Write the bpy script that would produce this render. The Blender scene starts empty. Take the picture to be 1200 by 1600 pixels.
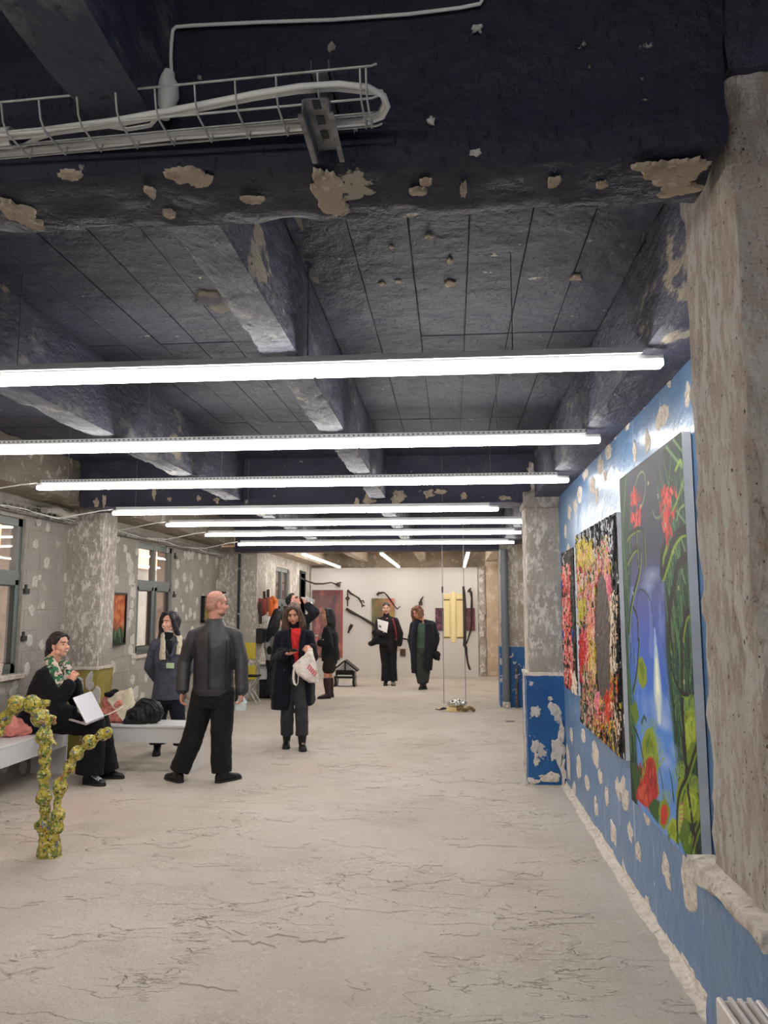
import bpy, bmesh, math, random
import numpy as np
from mathutils import Vector, Matrix, noise as mnoise

random.seed(7)
S = bpy.context.scene
COL = S.collection
PI = math.pi
# ------------------------------------------------------------------ camera
FPX, EYE, VX, VY = 1200.0, 1.62, 707.0, 950.0          # focal length in pixels of the 1200x1600 frame, eye height, vanishing point of the hall
PITCH = math.atan((VY - 800) / FPX)
YAW = -math.atan2((VX - 600) / FPX, math.cos(PITCH) + (VY - 800) / FPX * math.sin(PITCH))
cam_d = bpy.data.cameras.new('camera')
cam = bpy.data.objects.new('camera', cam_d); COL.objects.link(cam)
cam_d.sensor_fit = 'VERTICAL'; cam_d.sensor_height = 36.0; cam_d.lens = 36.0 * FPX / 1600.0
cam_d.clip_start = 0.05; cam_d.clip_end = 200
cam.location = (0, 0, EYE); cam.rotation_euler = (PI / 2 + PITCH, 0, -YAW)
S.camera = cam
FWD = Vector((math.sin(YAW) * math.cos(PITCH), math.cos(YAW) * math.cos(PITCH), math.sin(PITCH)))
RGT = Vector((math.cos(YAW), -math.sin(YAW), 0)); UPV = RGT.cross(FWD)

def _ray(px, py): return RGT * ((px - 600) / FPX) - UPV * ((py - 800) / FPX) + FWD
def atY(px, py, Y):
    d = _ray(px, py); t = Y / d.y; return Vector((0, 0, EYE)) + d * t
def atX(px, py, X):
    d = _ray(px, py); t = X / d.x; return Vector((0, 0, EYE)) + d * t
def atZ(px, py, Z=0.0):
    d = _ray(px, py); t = (Z - EYE) / d.z; return Vector((0, 0, EYE)) + d * t

# ------------------------------------------------------------------ world, exposure
w = bpy.data.worlds.new('world'); S.world = w; w.use_nodes = True
bg = w.node_tree.nodes['Background']; bg.inputs[0].default_value = (0.92, 0.84, 0.80, 1); bg.inputs[1].default_value = 5.5
S.view_settings.view_transform = 'Standard'; S.view_settings.look = 'None'
S.view_settings.gamma = 1.0; S.view_settings.use_curve_mapping = False
S.view_settings.exposure = 0.82
TUBE = 20.0          # emission of the tube lamps' diffusers
S.cycles.use_denoising = True
S.cycles.max_bounces = 10; S.cycles.diffuse_bounces = 6

# ------------------------------------------------------------------ helpers: materials
def lin(c):
    if isinstance(c, str):
        c = [int(c[i:i + 2], 16) / 255 for i in (0, 2, 4)]
    else:
        c = [x / 255 for x in c]
    return tuple(x / 12.92 if x <= .04045 else ((x + .055) / 1.055) ** 2.4 for x in c)

def M(name, col, rough=.6, metal=0., spec=.5, layers=(), bumps=(), coat=0., coords='Object', scale=(1, 1, 1), sheen=0., trans=0., alpha=1., ior=1.45):
    """principled material; layers: dict(kind, s, d, lo, hi, c, st, mask), bumps: dict(kind, s, d, lo, hi, h, st)"""
    m = bpy.data.materials.new(name); m.use_nodes = True
    nt = m.node_tree; N = nt.nodes; L = nt.links
    p = N['Principled BSDF']
    p.inputs['Roughness'].default_value = rough; p.inputs['Metallic'].default_value = metal
    p.inputs['Specular IOR Level'].default_value = spec; p.inputs['Coat Weight'].default_value = coat
    p.inputs['Coat Roughness'].default_value = .15
    p.inputs['Sheen Weight'].default_value = sheen
    p.inputs['Transmission Weight'].default_value = trans; p.inputs['IOR'].default_value = ior
    p.inputs['Alpha'].default_value = alpha
    tc = N.new('ShaderNodeTexCoord')
    def tex(d):
        mp = N.new('ShaderNodeMapping'); L.new(tc.outputs[coords], mp.inputs[0])
        st = d.get('st', (1, 1, 1)); mp.inputs['Scale'].default_value = [a * b for a, b in zip(st, scale)]
        mp.inputs['Location'].default_value = d.get('off', (0, 0, 0))
        k = d.get('kind', 'noise')
        if k == 'noise':
            t = N.new('ShaderNodeTexNoise'); t.inputs['Scale'].default_value = d.get('s', 5); t.inputs['Detail'].default_value = d.get('d', 4)
            t.inputs['Roughness'].default_value = d.get('r', .55); t.inputs['Distortion'].default_value = d.get('dist', 0); o = t.outputs[0]
        elif k == 'voronoi':
            t = N.new('ShaderNodeTexVoronoi'); t.inputs['Scale'].default_value = d.get('s', 5); t.feature = d.get('f', 'F1'); o = t.outputs['Distance']
        elif k == 'wave':
            t = N.new('ShaderNodeTexWave'); t.inputs['Scale'].default_value = d.get('s', 5); t.inputs['Distortion'].default_value = d.get('dist', 2)
            t.inputs['Detail'].default_value = d.get('d', 2); o = t.outputs['Fac']
        L.new(mp.outputs[0], t.inputs['Vector'])
        mr = N.new('ShaderNodeMapRange'); mr.interpolation_type = 'SMOOTHSTEP'
        L.new(o, mr.inputs[0]); mr.inputs[1].default_value = d.get('lo', .4); mr.inputs[2].default_value = d.get('hi', .6)
        mr.inputs[3].default_value = d.get('o0', 0); mr.inputs[4].default_value = d.get('o1', 1)
        out = mr.outputs[0]
        if d.get('band'):          # a thin line where the noise crosses lo..hi
            mr.inputs[2].default_value = d['lo'] + d['band']
            mr2 = N.new('ShaderNodeMapRange'); L.new(o, mr2.inputs[0]); mr2.inputs[1].default_value = d['lo'] + d['band']; mr2.inputs[2].default_value = d['lo'] + 2 * d['band']
            mr2.inputs[3].default_value = 1; mr2.inputs[4].default_value = 0
            mm = N.new('ShaderNodeMath'); mm.operation = 'MULTIPLY'; L.new(out, mm.inputs[0]); L.new(mr2.outputs[0], mm.inputs[1]); out = mm.outputs[0]
        if d.get('mask'):
            mm = N.new('ShaderNodeMath'); mm.operation = 'MULTIPLY'; L.new(out, mm.inputs[0]); L.new(tex(d['mask']), mm.inputs[1]); out = mm.outputs[0]
        return out
    if layers:
        prev = None
        for d in layers:
            mx = N.new('ShaderNodeMix'); mx.data_type = 'RGBA'
            L.new(tex(d), mx.inputs[0])
            if prev is None: mx.inputs[6].default_value = (*lin(col), 1)
            else: L.new(prev, mx.inputs[6])
            mx.inputs[7].default_value = (*lin(d['c']), 1); prev = mx.outputs[2]
        L.new(prev, p.inputs['Base Color'])
    else:
        p.inputs['Base Color'].default_value = (*lin(col), 1)
    if bumps:
        prev = None
        for d in bumps:
            b = N.new('ShaderNodeBump'); b.inputs['Distance'].default_value = d.get('h', .005); b.inputs['Strength'].default_value = d.get('k', 1)
            if d.get('inv'): b.invert = True
            L.new(tex(d), b.inputs['Height'])
            if prev is not None: L.new(prev, b.inputs['Normal'])
            prev = b.outputs[0]
        L.new(prev, p.inputs['Normal'])
    return m

def M_emit(name, col, strength):
    m = bpy.data.materials.new(name); m.use_nodes = True; N = m.node_tree.nodes; N.remove(N['Principled BSDF'])
    e = N.new('ShaderNodeEmission'); e.inputs[0].default_value = (*lin(col), 1); e.inputs[1].default_value = strength
    m.node_tree.links.new(e.outputs[0], N['Material Output'].inputs[0]); return m

def M_vcol(name, rough=.5, spec=.4, bumps=()):
    m = M(name, (128, 128, 128), rough, spec=spec, bumps=bumps)
    N = m.node_tree.nodes; a = N.new('ShaderNodeAttribute'); a.attribute_name = 'paint'
    m.node_tree.links.new(a.outputs['Color'], N['Principled BSDF'].inputs['Base Color']); return m

def M_glass(name, tint=(235, 240, 240), amount=.1, rough=.02):
    """thin pane: mostly see-through, with a mirror share by angle"""
    m = bpy.data.materials.new(name); m.use_nodes = True; N = m.node_tree.nodes; L = m.node_tree.links; N.remove(N['Principled BSDF'])
    t = N.new('ShaderNodeBsdfTransparent'); t.inputs[0].default_value = (*lin(tint), 1)
    g = N.new('ShaderNodeBsdfGlossy'); g.inputs['Roughness'].default_value = rough
    f = N.new('ShaderNodeLayerWeight'); f.inputs[0].default_value = .5
    q = N.new('ShaderNodeMath'); q.operation = 'POWER'; q.inputs[1].default_value = 6.0; L.new(f.outputs['Facing'], q.inputs[0])
    a = N.new('ShaderNodeMath'); a.operation = 'ADD'; a.inputs[1].default_value = amount; a.use_clamp = True; L.new(q.outputs[0], a.inputs[0])
    x = N.new('ShaderNodeMixShader'); L.new(a.outputs[0], x.inputs[0]); L.new(t.outputs[0], x.inputs[1]); L.new(g.outputs[0], x.inputs[2])
    L.new(x.outputs[0], N['Material Output'].inputs[0]); return m

# ------------------------------------------------------------------ helpers: geometry
class MB:
    def __init__(s): s.bm = bmesh.new()
    def box(s, x0, x1, y0, y1, z0, z1):
        v = [s.bm.verts.new(p) for p in ((x0, y0, z0), (x1, y0, z0), (x1, y1, z0), (x0, y1, z0), (x0, y0, z1), (x1, y0, z1), (x1, y1, z1), (x0, y1, z1))]
        for f in ((3, 2, 1, 0), (4, 5, 6, 7), (0, 1, 5, 4), (1, 2, 6, 5), (2, 3, 7, 6), (3, 0, 4, 7)): s.bm.faces.new([v[i] for i in f])
        return s
    def obox(s, c, ax, ay, az):
        c = Vector(c); ax, ay, az = Vector(ax), Vector(ay), Vector(az)
        if ax.cross(ay).dot(az) < 0: az = -az
        v = [s.bm.verts.new(c + ax * a + ay * b + az * d) for d in (-1, 1) for a, b in ((-1, -1), (1, -1), (1, 1), (-1, 1))]
        for f in ((3, 2, 1, 0), (4, 5, 6, 7), (0, 1, 5, 4), (1, 2, 6, 5), (2, 3, 7, 6), (3, 0, 4, 7)): s.bm.faces.new([v[i] for i in f])
        return s
    def loft(s, rings, n=14, pw=1.0):
        """rings of (centre, ax, ay); superellipse power pw"""
        rs = []
        for c, ax, ay in rings:
            c, ax, ay = Vector(c), Vector(ax), Vector(ay); r = []
            for i in range(n):
                a = 2 * PI * i / n; ca, sa = math.cos(a), math.sin(a)
                if pw != 1: ca = math.copysign(abs(ca) ** pw, ca); sa = math.copysign(abs(sa) ** pw, sa)
                r.append(s.bm.verts.new(c + ax * ca + ay * sa))
            rs.append(r)
        for a, b in zip(rs, rs[1:]):
            for i in range(n): s.bm.faces.new((a[i], a[(i + 1) % n], b[(i + 1) % n], b[i]))
        s.bm.faces.new(rs[0][::-1]); s.bm.faces.new(rs[-1])
        return s
    def cap(s, a, b, ra, rb=None, n=12, flat=None, caps=True):
        """rounded tapering limb from a to b; flat = (vector, factor) squashes along that vector"""
        rb = ra if rb is None else rb
        a, b = Vector(a), Vector(b); d = b - a
        if d.length < 1e-6: d = Vector((0, 0, 1e-4))
        d.normalize(); u = d.orthogonal().normalized(); v = d.cross(u)
        if flat:
            fv = Vector(flat[0]); fv = (fv - d * fv.dot(d))
            if fv.length > 1e-4: u = fv.normalized(); v = d.cross(u)
        k = flat[1] if flat else 1
        R = []
        if caps:
            for t in (80, 55, 28): R.append((a - d * ra * math.sin(math.radians(t)), ra * math.cos(math.radians(t))))
        R.append((a, ra)); R.append((b, rb))
        if caps:
            for t in (28, 55, 80): R.append((b + d * rb * math.sin(math.radians(t)), rb * math.cos(math.radians(t))))
        return s.loft([(c, u * r * k, v * r) for c, r in R], n)
    def path(s, pts, r, n=8, flat=None):
        """tube along points; r a number or a list"""
        P = [Vector(p) for p in pts]; R = r if isinstance(r, (list, tuple)) else [r] * len(P)
        rings = []; u = None
        for i, p in enumerate(P):
            d = (P[min(i + 1, len(P) - 1)] - P[max(i - 1, 0)]).normalized()
            u = d.orthogonal().normalized() if u is None else (u - d * u.dot(d)).normalized()
            v = d.cross(u); rings.append((p, u * R[i], v * R[i] * (flat or 1)))
        return s.loft(rings, n)
    def ell(s, c, ax, ay, az, n=14, m=9):
        ax, ay, az, c = Vector(ax), Vector(ay), Vector(az), Vector(c)
        return s.loft([(c + az * math.sin(t), ax * math.cos(t), ay * math.cos(t)) for t in [(-.5 + (i + .3) / (m - .4)) * PI for i in range(m)]], n)
    def poly(s, pts, thick):
        """flat outline with thickness vector"""
        th = Vector(thick); a = [s.bm.verts.new(Vector(p)) for p in pts]; b = [s.bm.verts.new(Vector(p) + th) for p in pts]; n = len(a)
        s.bm.faces.new(a[::-1]); s.bm.faces.new(b)
        for i in range(n): s.bm.faces.new((a[i], a[(i + 1) % n], b[(i + 1) % n], b[i]))
        return s
    def bevel(s, w, seg=1):
        bmesh.ops.bevel(s.bm, geom=s.bm.edges[:], offset=w, segments=seg, affect='EDGES', profile=.6); return s
    def rough(s, amp, sc, seed=0):
        o = Vector((seed * 3.7, seed * 1.3, seed))
        for v in s.bm.verts: v.co += mnoise.noise_vector(v.co * sc + o) * amp
        return s

def org(o):
    p = Vector((0, 0, 0))
    while o is not None: p = p + o.location; o = o.parent
    return p

def obj(name, mb, mat, parent=None, loc=None, smooth=False, kind=None):
    """links the built shape (given in world coordinates) as one mesh object"""
    bmesh.ops.recalc_face_normals(mb.bm, faces=mb.bm.faces[:])
    me = bpy.data.meshes.new(name)
    base = org(parent) if parent is not None else Vector(loc or (0, 0, 0))
    if base.length > 0: bmesh.ops.translate(mb.bm, vec=-base, verts=mb.bm.verts[:])
    mb.bm.to_mesh(me); mb.bm.free(); me.materials.append(mat)
    if smooth:
        me.polygons.foreach_set('use_smooth', [True] * len(me.polygons)); me.set_sharp_from_angle(angle=math.radians(48))
    o = bpy.data.objects.new(name, me); COL.objects.link(o)
    if parent is not None: o.parent = parent
    elif loc is not None: o.location = loc
    if kind: o['kind'] = kind
    return o

def tag(o, label, cat, group=None):
    o['label'] = label; o['category'] = cat
    if group: o['group'] = group
    return o
def thing(name, label, cat, loc, group=None):
    o = bpy.data.objects.new(name, None); COL.objects.link(o); o.location = loc; o.empty_display_size = .1
    return tag(o, label, cat, group)
def dup(o, delta, label=None):
    def cp(x, par):
        c = x.copy(); COL.objects.link(c); c.parent = par
        for ch in list(x.children): cp(ch, c)
        return c
    r = cp(o, None); r.location = o.location + Vector(delta)
    if label: r['label'] = label
    return r
def remesh(o, vox, smooth=3, disp=0, dscale=.1, seed=0, fac=.5):
    m = o.modifiers.new('remesh', 'REMESH'); m.mode = 'VOXEL'; m.voxel_size = vox; m.use_smooth_shade = True
    if smooth:
        s = o.modifiers.new('smooth', 'SMOOTH'); s.factor = fac; s.iterations = smooth
    if disp:
        key = 'folds%.3f' % dscale
        t = bpy.data.textures.get(key)
        if t is None: t = bpy.data.textures.new(key, 'CLOUDS'); t.noise_scale = dscale; t.noise_depth = 2
        d = o.modifiers.new('folds', 'DISPLACE'); d.texture = t; d.strength = disp; d.mid_level = .5; d.texture_coords = 'LOCAL'
    return o

def rbox(x0, x1, y0, y1, z0, z1, cell=.06, amp=.006, sc=6., chip=.0, seed=0):
    """box with a surface grid, uneven faces and chipped arrises"""
    mb = MB(); bm = mb.bm; n = [max(1, int(round((b - a) / cell))) for a, b in ((x0, x1), (y0, y1), (z0, z1))]
    lo = (x0, y0, z0); hi = (x1, y1, z1); V = {}
    o = Vector((seed * 5.1, seed * 2.3, seed * 1.7))
    def vert(i, j, k):
        q = (i, j, k)
        if q in V: return V[q]
        p = Vector([lo[a] + (hi[a] - lo[a]) * q[a] / n[a] for a in range(3)])
        inw = Vector([(1 if q[a] == 0 else -1 if q[a] == n[a] else 0) for a in range(3)])
        d = mnoise.noise(p * sc + o) * .6 + mnoise.noise(p * sc * 3 + o) * .3
        e = sum(1 for a in range(3) if inw[a] != 0)
        p2 = p - inw.normalized() * (d * amp)
        if e >= 2 and chip: p2 += inw.normalized() * max(0, mnoise.noise(p * 5 + o) * .7 + mnoise.noise(p * 17 + o) * .6 + .25) * chip
        V[q] = bm.verts.new(p2); return V[q]
    for a in range(3):
        b, c = (a + 1) % 3, (a + 2) % 3
        for side in (0, n[a]):
            for i in range(n[b]):
                for j in range(n[c]):
                    q = []
                    for di, dj in ((0, 0), (1, 0), (1, 1), (0, 1)):
                        t = [0, 0, 0]; t[a] = side; t[b] = i + di; t[c] = j + dj; q.append(vert(*t))
                    bm.faces.new(q if side else q[::-1])
    return mb

def splat(c, u, v, n, seed, th=.004, N=14, rag=.5):
    """ragged, slightly domed patch: centre c, half-axes u and v, normal n"""
    rnd = random.Random(seed); c, u, v, n = Vector(c), Vector(u), Vector(v), Vector(n); mb = MB(); bm = mb.bm
    ph = rnd.random() * 20
    rr = [1 + rag * (mnoise.noise(Vector((math.cos(2 * PI * i / N) * 1.4 + ph, math.sin(2 * PI * i / N) * 1.4, seed * .37))) + (rnd.random() - .5) * .6) for i in range(N)]
    def ring(k, h): return [bm.verts.new(c + (u * math.cos(2 * PI * i / N) + v * math.sin(2 * PI * i / N)) * rr[i] * k + n * h) for i in range(N)]
    a, b = ring(1, -.002), ring(.9, th); m = bm.verts.new(c + n * th)
    for i in range(N):
        j = (i + 1) % N; bm.faces.new((a[i], a[j], b[j], b[i])); bm.faces.new((b[i], b[j], m))
    return mb

# ------------------------------------------------------------------ materials of the shell
m_floor = M('floor_screed', (195, 184, 173), .75, spec=.3, layers=[
    dict(s=.9, d=5, lo=.35, hi=.68, c=(205, 196, 186)), dict(s=1.7, d=6, lo=.5, hi=.75, c=(184, 172, 161), off=(3, 7, 0)),
    dict(s=.55, d=4, lo=.58, hi=.72, c=(202, 185, 172), off=(9, 2, 0)), dict(s=32, d=7, r=.7, lo=.50, hi=.66, c=(212, 204, 195), mask=dict(s=1.6, d=4, lo=.4, hi=.6, off=(1, 1, 5))),
    dict(s=26, d=7, r=.7, lo=.56, hi=.7, c=(172, 160, 149), off=(4, 4, 2)),
    dict(s=14, d=5, lo=.62, hi=.74, c=(212, 203, 195)), dict(s=60, d=3, lo=.70, hi=.78, c=(160, 147, 137)),
    dict(s=2.3, d=5, r=.55, lo=.50, band=.005, c=(152, 139, 128), st=(.7, 1.5, 1), mask=dict(s=.9, d=3, lo=.51, hi=.57, off=(2, 5, 0), mask=dict(s=5, d=2, lo=.47, hi=.53, off=(2, 2, 0)))),
    dict(s=4.0, d=5, r=.55, lo=.53, band=.007, c=(156, 143, 132), st=(.6, 1.5, 1), off=(4, 1, 0), mask=dict(s=1.0, d=3, lo=.54, hi=.60, off=(7, 3, 0), mask=dict(s=6, d=2, lo=.48, hi=.54, off=(5, 2, 0))))],
    bumps=[dict(s=2.3, d=5, r=.55, lo=.494, hi=.512, h=.016, st=(.7, 1.5, 1), mask=dict(s=.9, d=3, lo=.46, hi=.56, off=(2, 5, 0))),
           dict(s=4.0, d=5, r=.55, lo=.525, hi=.545, h=.010, st=(.6, 1.5, 1), off=(4, 1, 0), mask=dict(s=1.0, d=3, lo=.52, hi=.60, off=(7, 3, 0))),
           dict(s=45, d=6, r=.65, lo=.3, hi=.7, h=.004), dict(s=3, d=4, lo=.2, hi=.8, h=.008)])
m_conc = M('raw_concrete', (186, 178, 168), .85, spec=.2, layers=[
    dict(s=2.2, d=5, lo=.35, hi=.7, c=(168, 159, 149)), dict(s=55, d=4, lo=.60, hi=.72, c=(118, 110, 102)),
    dict(s=20, d=8, r=.75, lo=.49, hi=.57, c=(228, 222, 215), st=(1, 1, .5), mask=dict(s=2.4, d=5, lo=.34, hi=.54, off=(4, 2, 7)))],
    bumps=[dict(s=20, d=7, r=.7, lo=.3, hi=.7, h=.010, st=(1, 1, .5)), dict(s=5, d=5, lo=.2, hi=.8, h=.015)])
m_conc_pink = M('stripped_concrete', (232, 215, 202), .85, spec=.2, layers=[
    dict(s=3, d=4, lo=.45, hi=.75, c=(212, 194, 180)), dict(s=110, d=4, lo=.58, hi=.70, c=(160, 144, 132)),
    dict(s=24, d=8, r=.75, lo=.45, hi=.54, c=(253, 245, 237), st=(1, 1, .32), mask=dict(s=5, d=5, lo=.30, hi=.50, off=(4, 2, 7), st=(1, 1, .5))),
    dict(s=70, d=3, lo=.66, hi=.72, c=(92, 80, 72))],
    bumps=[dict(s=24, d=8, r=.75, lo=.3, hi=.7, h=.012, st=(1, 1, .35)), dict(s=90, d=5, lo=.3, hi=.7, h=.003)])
m_conc_warm = M('warm_concrete', (180, 166, 148), .85, spec=.2, layers=[
    dict(s=2, d=5, lo=.4, hi=.7, c=(156, 143, 127)), dict(s=9, d=6, lo=.58, hi=.66, c=(206, 194, 178)), dict(s=1, d=3, lo=.5, hi=.8, c=(190, 168, 146), off=(4, 4, 1))],
    bumps=[dict(s=12, d=6, lo=.3, hi=.7, h=.008)])
def navy(name, st=(1, 1, 1), chips=.655, pores=True, base=((66, 67, 86), (57, 58, 76), (80, 81, 96))):
    return M(name, base[0], .55, spec=.35, layers=[
        dict(s=1.2, d=5, lo=.35, hi=.7, c=base[1]), dict(s=5, d=6, lo=.55, hi=.8, c=base[2]),
        dict(s=30, d=4, lo=.64 if pores else .68, hi=.70 if pores else .72, c=(44, 44, 56), st=(2.4, .8, 1), mask=dict(s=1.3, d=3, lo=.45, hi=.6, off=(3, 1, 1))),
        dict(s=3.4, d=8, r=.6, lo=chips, hi=chips + .02, c=(178, 168, 152), off=(1, 6, 2)),
        dict(s=11, d=6, r=.6, lo=.69, hi=.705, c=(160, 154, 146), off=(5, 1, 2), st=st)],
        bumps=[dict(s=4, d=7, r=.6, lo=.3, hi=.7, h=.012), dict(s=30, d=4, lo=.6, hi=.7, h=.003, st=(2.4, .8, 1), inv=True),
               dict(s=3.4, d=8, r=.6, lo=chips - .01, hi=chips + .01, h=.006, off=(1, 6, 2), inv=True)])
m_navy = navy('navy_paint', chips=.71)
m_navy_beam = navy('navy_paint_beam', chips=.68, pores=False)
m_navy_rib = M('worn_navy_paint', (80, 81, 97), .6, spec=.35, layers=[
    dict(s=1.5, d=5, lo=.4, hi=.7, c=(66, 68, 92)), dict(s=6, d=7, r=.65, lo=.52, hi=.68, c=(132, 130, 134), st=(1, .5, 1)),
    dict(s=3, d=7, r=.6, lo=.62, hi=.66, c=(172, 160, 140), st=(1, .5, 1)), dict(s=24, d=5, lo=.62, hi=.7, c=(50, 50, 60))],
    bumps=[dict(s=8, d=7, r=.65, lo=.3, hi=.7, h=.015, st=(1, .5, 1))])
m_soffit_gray = M('bare_beam_concrete', (150, 141, 130), .85, spec=.2, layers=[
    dict(s=2.2, d=6, lo=.4, hi=.7, c=(122, 114, 104), st=(1, .4, 1)), dict(s=12, d=6, lo=.58, hi=.66, c=(190, 182, 170))],
    bumps=[dict(s=8, d=6, lo=.3, hi=.7, h=.01, st=(1, .4, 1))])
m_block = M('concrete_block', (170, 165, 158), .88, spec=.2, layers=[
    dict(s=1.7, d=4, lo=.35, hi=.7, c=(154, 149, 142)), dict(s=40, d=4, lo=.6, hi=.7, c=(136, 130, 123)), dict(s=4, d=6, lo=.6, hi=.7, c=(188, 183, 176))],
    bumps=[dict(s=60, d=4, lo=.3, hi=.7, h=.002)])
m_mortar = M('mortar', (166, 160, 153), .9, spec=.15, layers=[dict(s=12, d=4, lo=.4, hi=.7, c=(180, 174, 167))], bumps=[dict(s=30, d=4, lo=.3, hi=.7, h=.004)])
m_dab = M('white_adhesive', (226, 222, 216), .85, spec=.2, layers=[dict(s=16, d=6, r=.7, lo=.50, hi=.62, c=(196, 190, 183)), dict(s=30, d=5, lo=.66, hi=.72, c=(160, 154, 147))],
          bumps=[dict(s=22, d=6, r=.7, lo=.35, hi=.65, h=.008)])
m_bare = M('bare_plaster', (196, 180, 160), .88, spec=.2, layers=[dict(s=14, d=6, r=.65, lo=.48, hi=.6, c=(172, 156, 138)), dict(s=34, d=5, lo=.58, hi=.66, c=(216, 206, 192))],
           bumps=[dict(s=22, d=6, lo=.35, hi=.65, h=.006)])
m_bare_pale = M('bare_pale_plaster', (228, 218, 206), .88, spec=.2, layers=[dict(s=18, d=6, r=.65, lo=.48, hi=.62, c=(208, 196, 182)), dict(s=40, d=5, lo=.62, hi=.7, c=(170, 158, 146))],
                bumps=[dict(s=25, d=6, lo=.35, hi=.65, h=.008)])
m_blue = M('glossy_blue_paint', (92, 130, 174), .34, spec=.6, layers=[
    dict(s=1.3, d=5, lo=.4, hi=.7, c=(104, 138, 178)), dict(s=2.2, d=7, r=.6, lo=.52, hi=.72, c=(116, 138, 168), st=(1, 1, .3)),
    dict(s=12, d=7, r=.7, lo=.665, hi=.68, c=(216, 214, 212), st=(1, 1, .6)), dict(s=7, d=6, lo=.64, hi=.69, c=(176, 190, 206), st=(1, 2.5, .12))],
    bumps=[dict(s=3, d=5, lo=.3, hi=.7, h=.006), dict(s=26, d=5, lo=.4, hi=.7, h=.001)])
m_blue_deep = M('deep_blue_paint', (34, 94, 152), .42, spec=.5, layers=[
    dict(s=2, d=5, lo=.4, hi=.7, c=(28, 82, 138)), dict(s=6, d=7, r=.6, lo=.62, hi=.635, c=(188, 186, 182)), dict(s=30, d=5, lo=.69, hi=.70, c=(196, 198, 200))],
    bumps=[dict(s=6, d=7, lo=.3, hi=.7, h=.006)])
m_white = M('white_wall_paint', (216, 211, 207), .8, spec=.2, layers=[dict(s=.7, d=3, lo=.4, hi=.7, c=(211, 206, 201))])
m_white_gloss = M('white_lacquer', (224, 224, 226), .4, spec=.4)
m_olive = M('olive_yellow_paint', (152, 138, 68), .6, layers=[dict(s=4, d=6, lo=.58, hi=.64, c=(190, 182, 160))], bumps=[dict(s=12, d=5, lo=.3, hi=.7, h=.004)])
m_yellow = M('yellow_paint', (206, 184, 62), .6, layers=[dict(s=5, d=6, lo=.6, hi=.64, c=(206, 198, 178))])
m_frame = M('grey_window_frame', (101, 108, 107), .45, spec=.5)
m_glass = M_glass('window_glass', (232, 235, 234), .03)
m_gasket = M('dark_gasket', (40, 42, 43), .6)
m_galv = M('galvanised_steel', (196, 196, 192), .45, metal=.35, layers=[dict(s=30, d=3, lo=.4, hi=.7, c=(172, 172, 170))])
m_galv_dark = M('dull_galvanised_steel', (140, 142, 146), .45, metal=.4, layers=[dict(s=30, d=3, lo=.4, hi=.7, c=(96, 98, 102))])
m_cable = M('white_cable_sheath', (244, 243, 238), .5)
m_black = M('black_plastic', (22, 22, 24), .45)
m_tray_led = M('pale_grey_profile', (232, 233, 234), .5, metal=0)
m_perf = M('perforation_shade', (120, 122, 126), .7)
m_tube = M_emit('lamp_diffuser', (255, 251, 244), TUBE)
m_peach = M('peach_facade', (240, 176, 142), .85)
m_gray_facade = M('grey_facade', (136, 130, 124), .85, layers=[dict(s=1.2, d=4, lo=.4, hi=.7, c=(112, 106, 101))])

# ------------------------------------------------------------------ the shell
XW, XL, XE = 1.03, -4.2, -3.5            # right wall, left wall, left wall of the end room
ZS, ZB, ZR = 3.12, 2.60, 2.68             # slab, main beams' underside, ribs' underside
Y0, YE = -6.5, 18.8
fl = obj('floor', MB().box(-5.2, 1.9, Y0, YE + .6, -.12, 0), m_floor, kind='structure')
for i in range(96):                       # delaminated plates of the top coat
    r_ = random.Random(900 + i)
    cx, cy = r_.choice([(-.9, 4.1), (-.2, 3.9), (-.3, 4.9), (-1.6, 4.4), (-2.2, 4.6), (.1, 5.6), (-1.0, 5.6), (-1.8, 6.6), (-.2, 7.4), (-1.2, 8.6), (.1, 9.6), (-1.6, 10.5), (.4, 4.6), (-.8, 12)])
    c_ = (cx + r_.gauss(0, .45), cy + r_.gauss(0, .38), .0)
    if c_[0] > .82: continue
    a_ = r_.uniform(.05, .20); obj('screed_flake', splat(c_, (a_ * r_.uniform(1, 1.8), a_ * r_.uniform(-.4, .4), 0), (a_ * r_.uniform(-.2, .2), a_ * r_.uniform(.5, .9), 0), (0, 0, 1), 900 + i, r_.uniform(.003, .0065), 20, .85), m_floor, fl)
obj('wall_back', MB().box(-5.2, 1.9, Y0 - .2, Y0, 0, 3.4), m_white, kind='structure')
# right wall, with the coarse skirt of plaster along its foot
wr = obj('wall_right', MB().box(XW, XW + .45, Y0, 7.9, 0, ZS), m_blue, kind='structure')
sk = MB()
n = 150; row = []
for i in range(n + 1):
    y = 1.9 + (7.45 - 1.9) * i / n
    a = .025 + .03 * mnoise.noise(Vector((y * 2.3, 1, 0))) + .012 * mnoise.noise(Vector((y * 11, 3, 0))); h = .03 + .03 * mnoise.noise(Vector((y * 3, 7, 0))) + .02 * mnoise.noise(Vector((y * 14, 9, 0)))
    row.append([sk.bm.verts.new(p) for p in ((XW - a - .04, y, -.002), (XW - a * .5, y, max(.012, h * .35)), (XW - .004, y, max(.02, h)), (XW + .02, y, max(.02, h)), (XW + .02, y, -.002))])
for a, b in zip(row, row[1:]):
    for j in range(5): sk.bm.faces.new((a[j], a[(j + 1) % 5], b[(j + 1) % 5], b[j]))
sk.bm.faces.new(row[0]); sk.bm.faces.new(row[-1][::-1])
obj('baseboard_right', sk, m_bare_pale, kind='structure')
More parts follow.
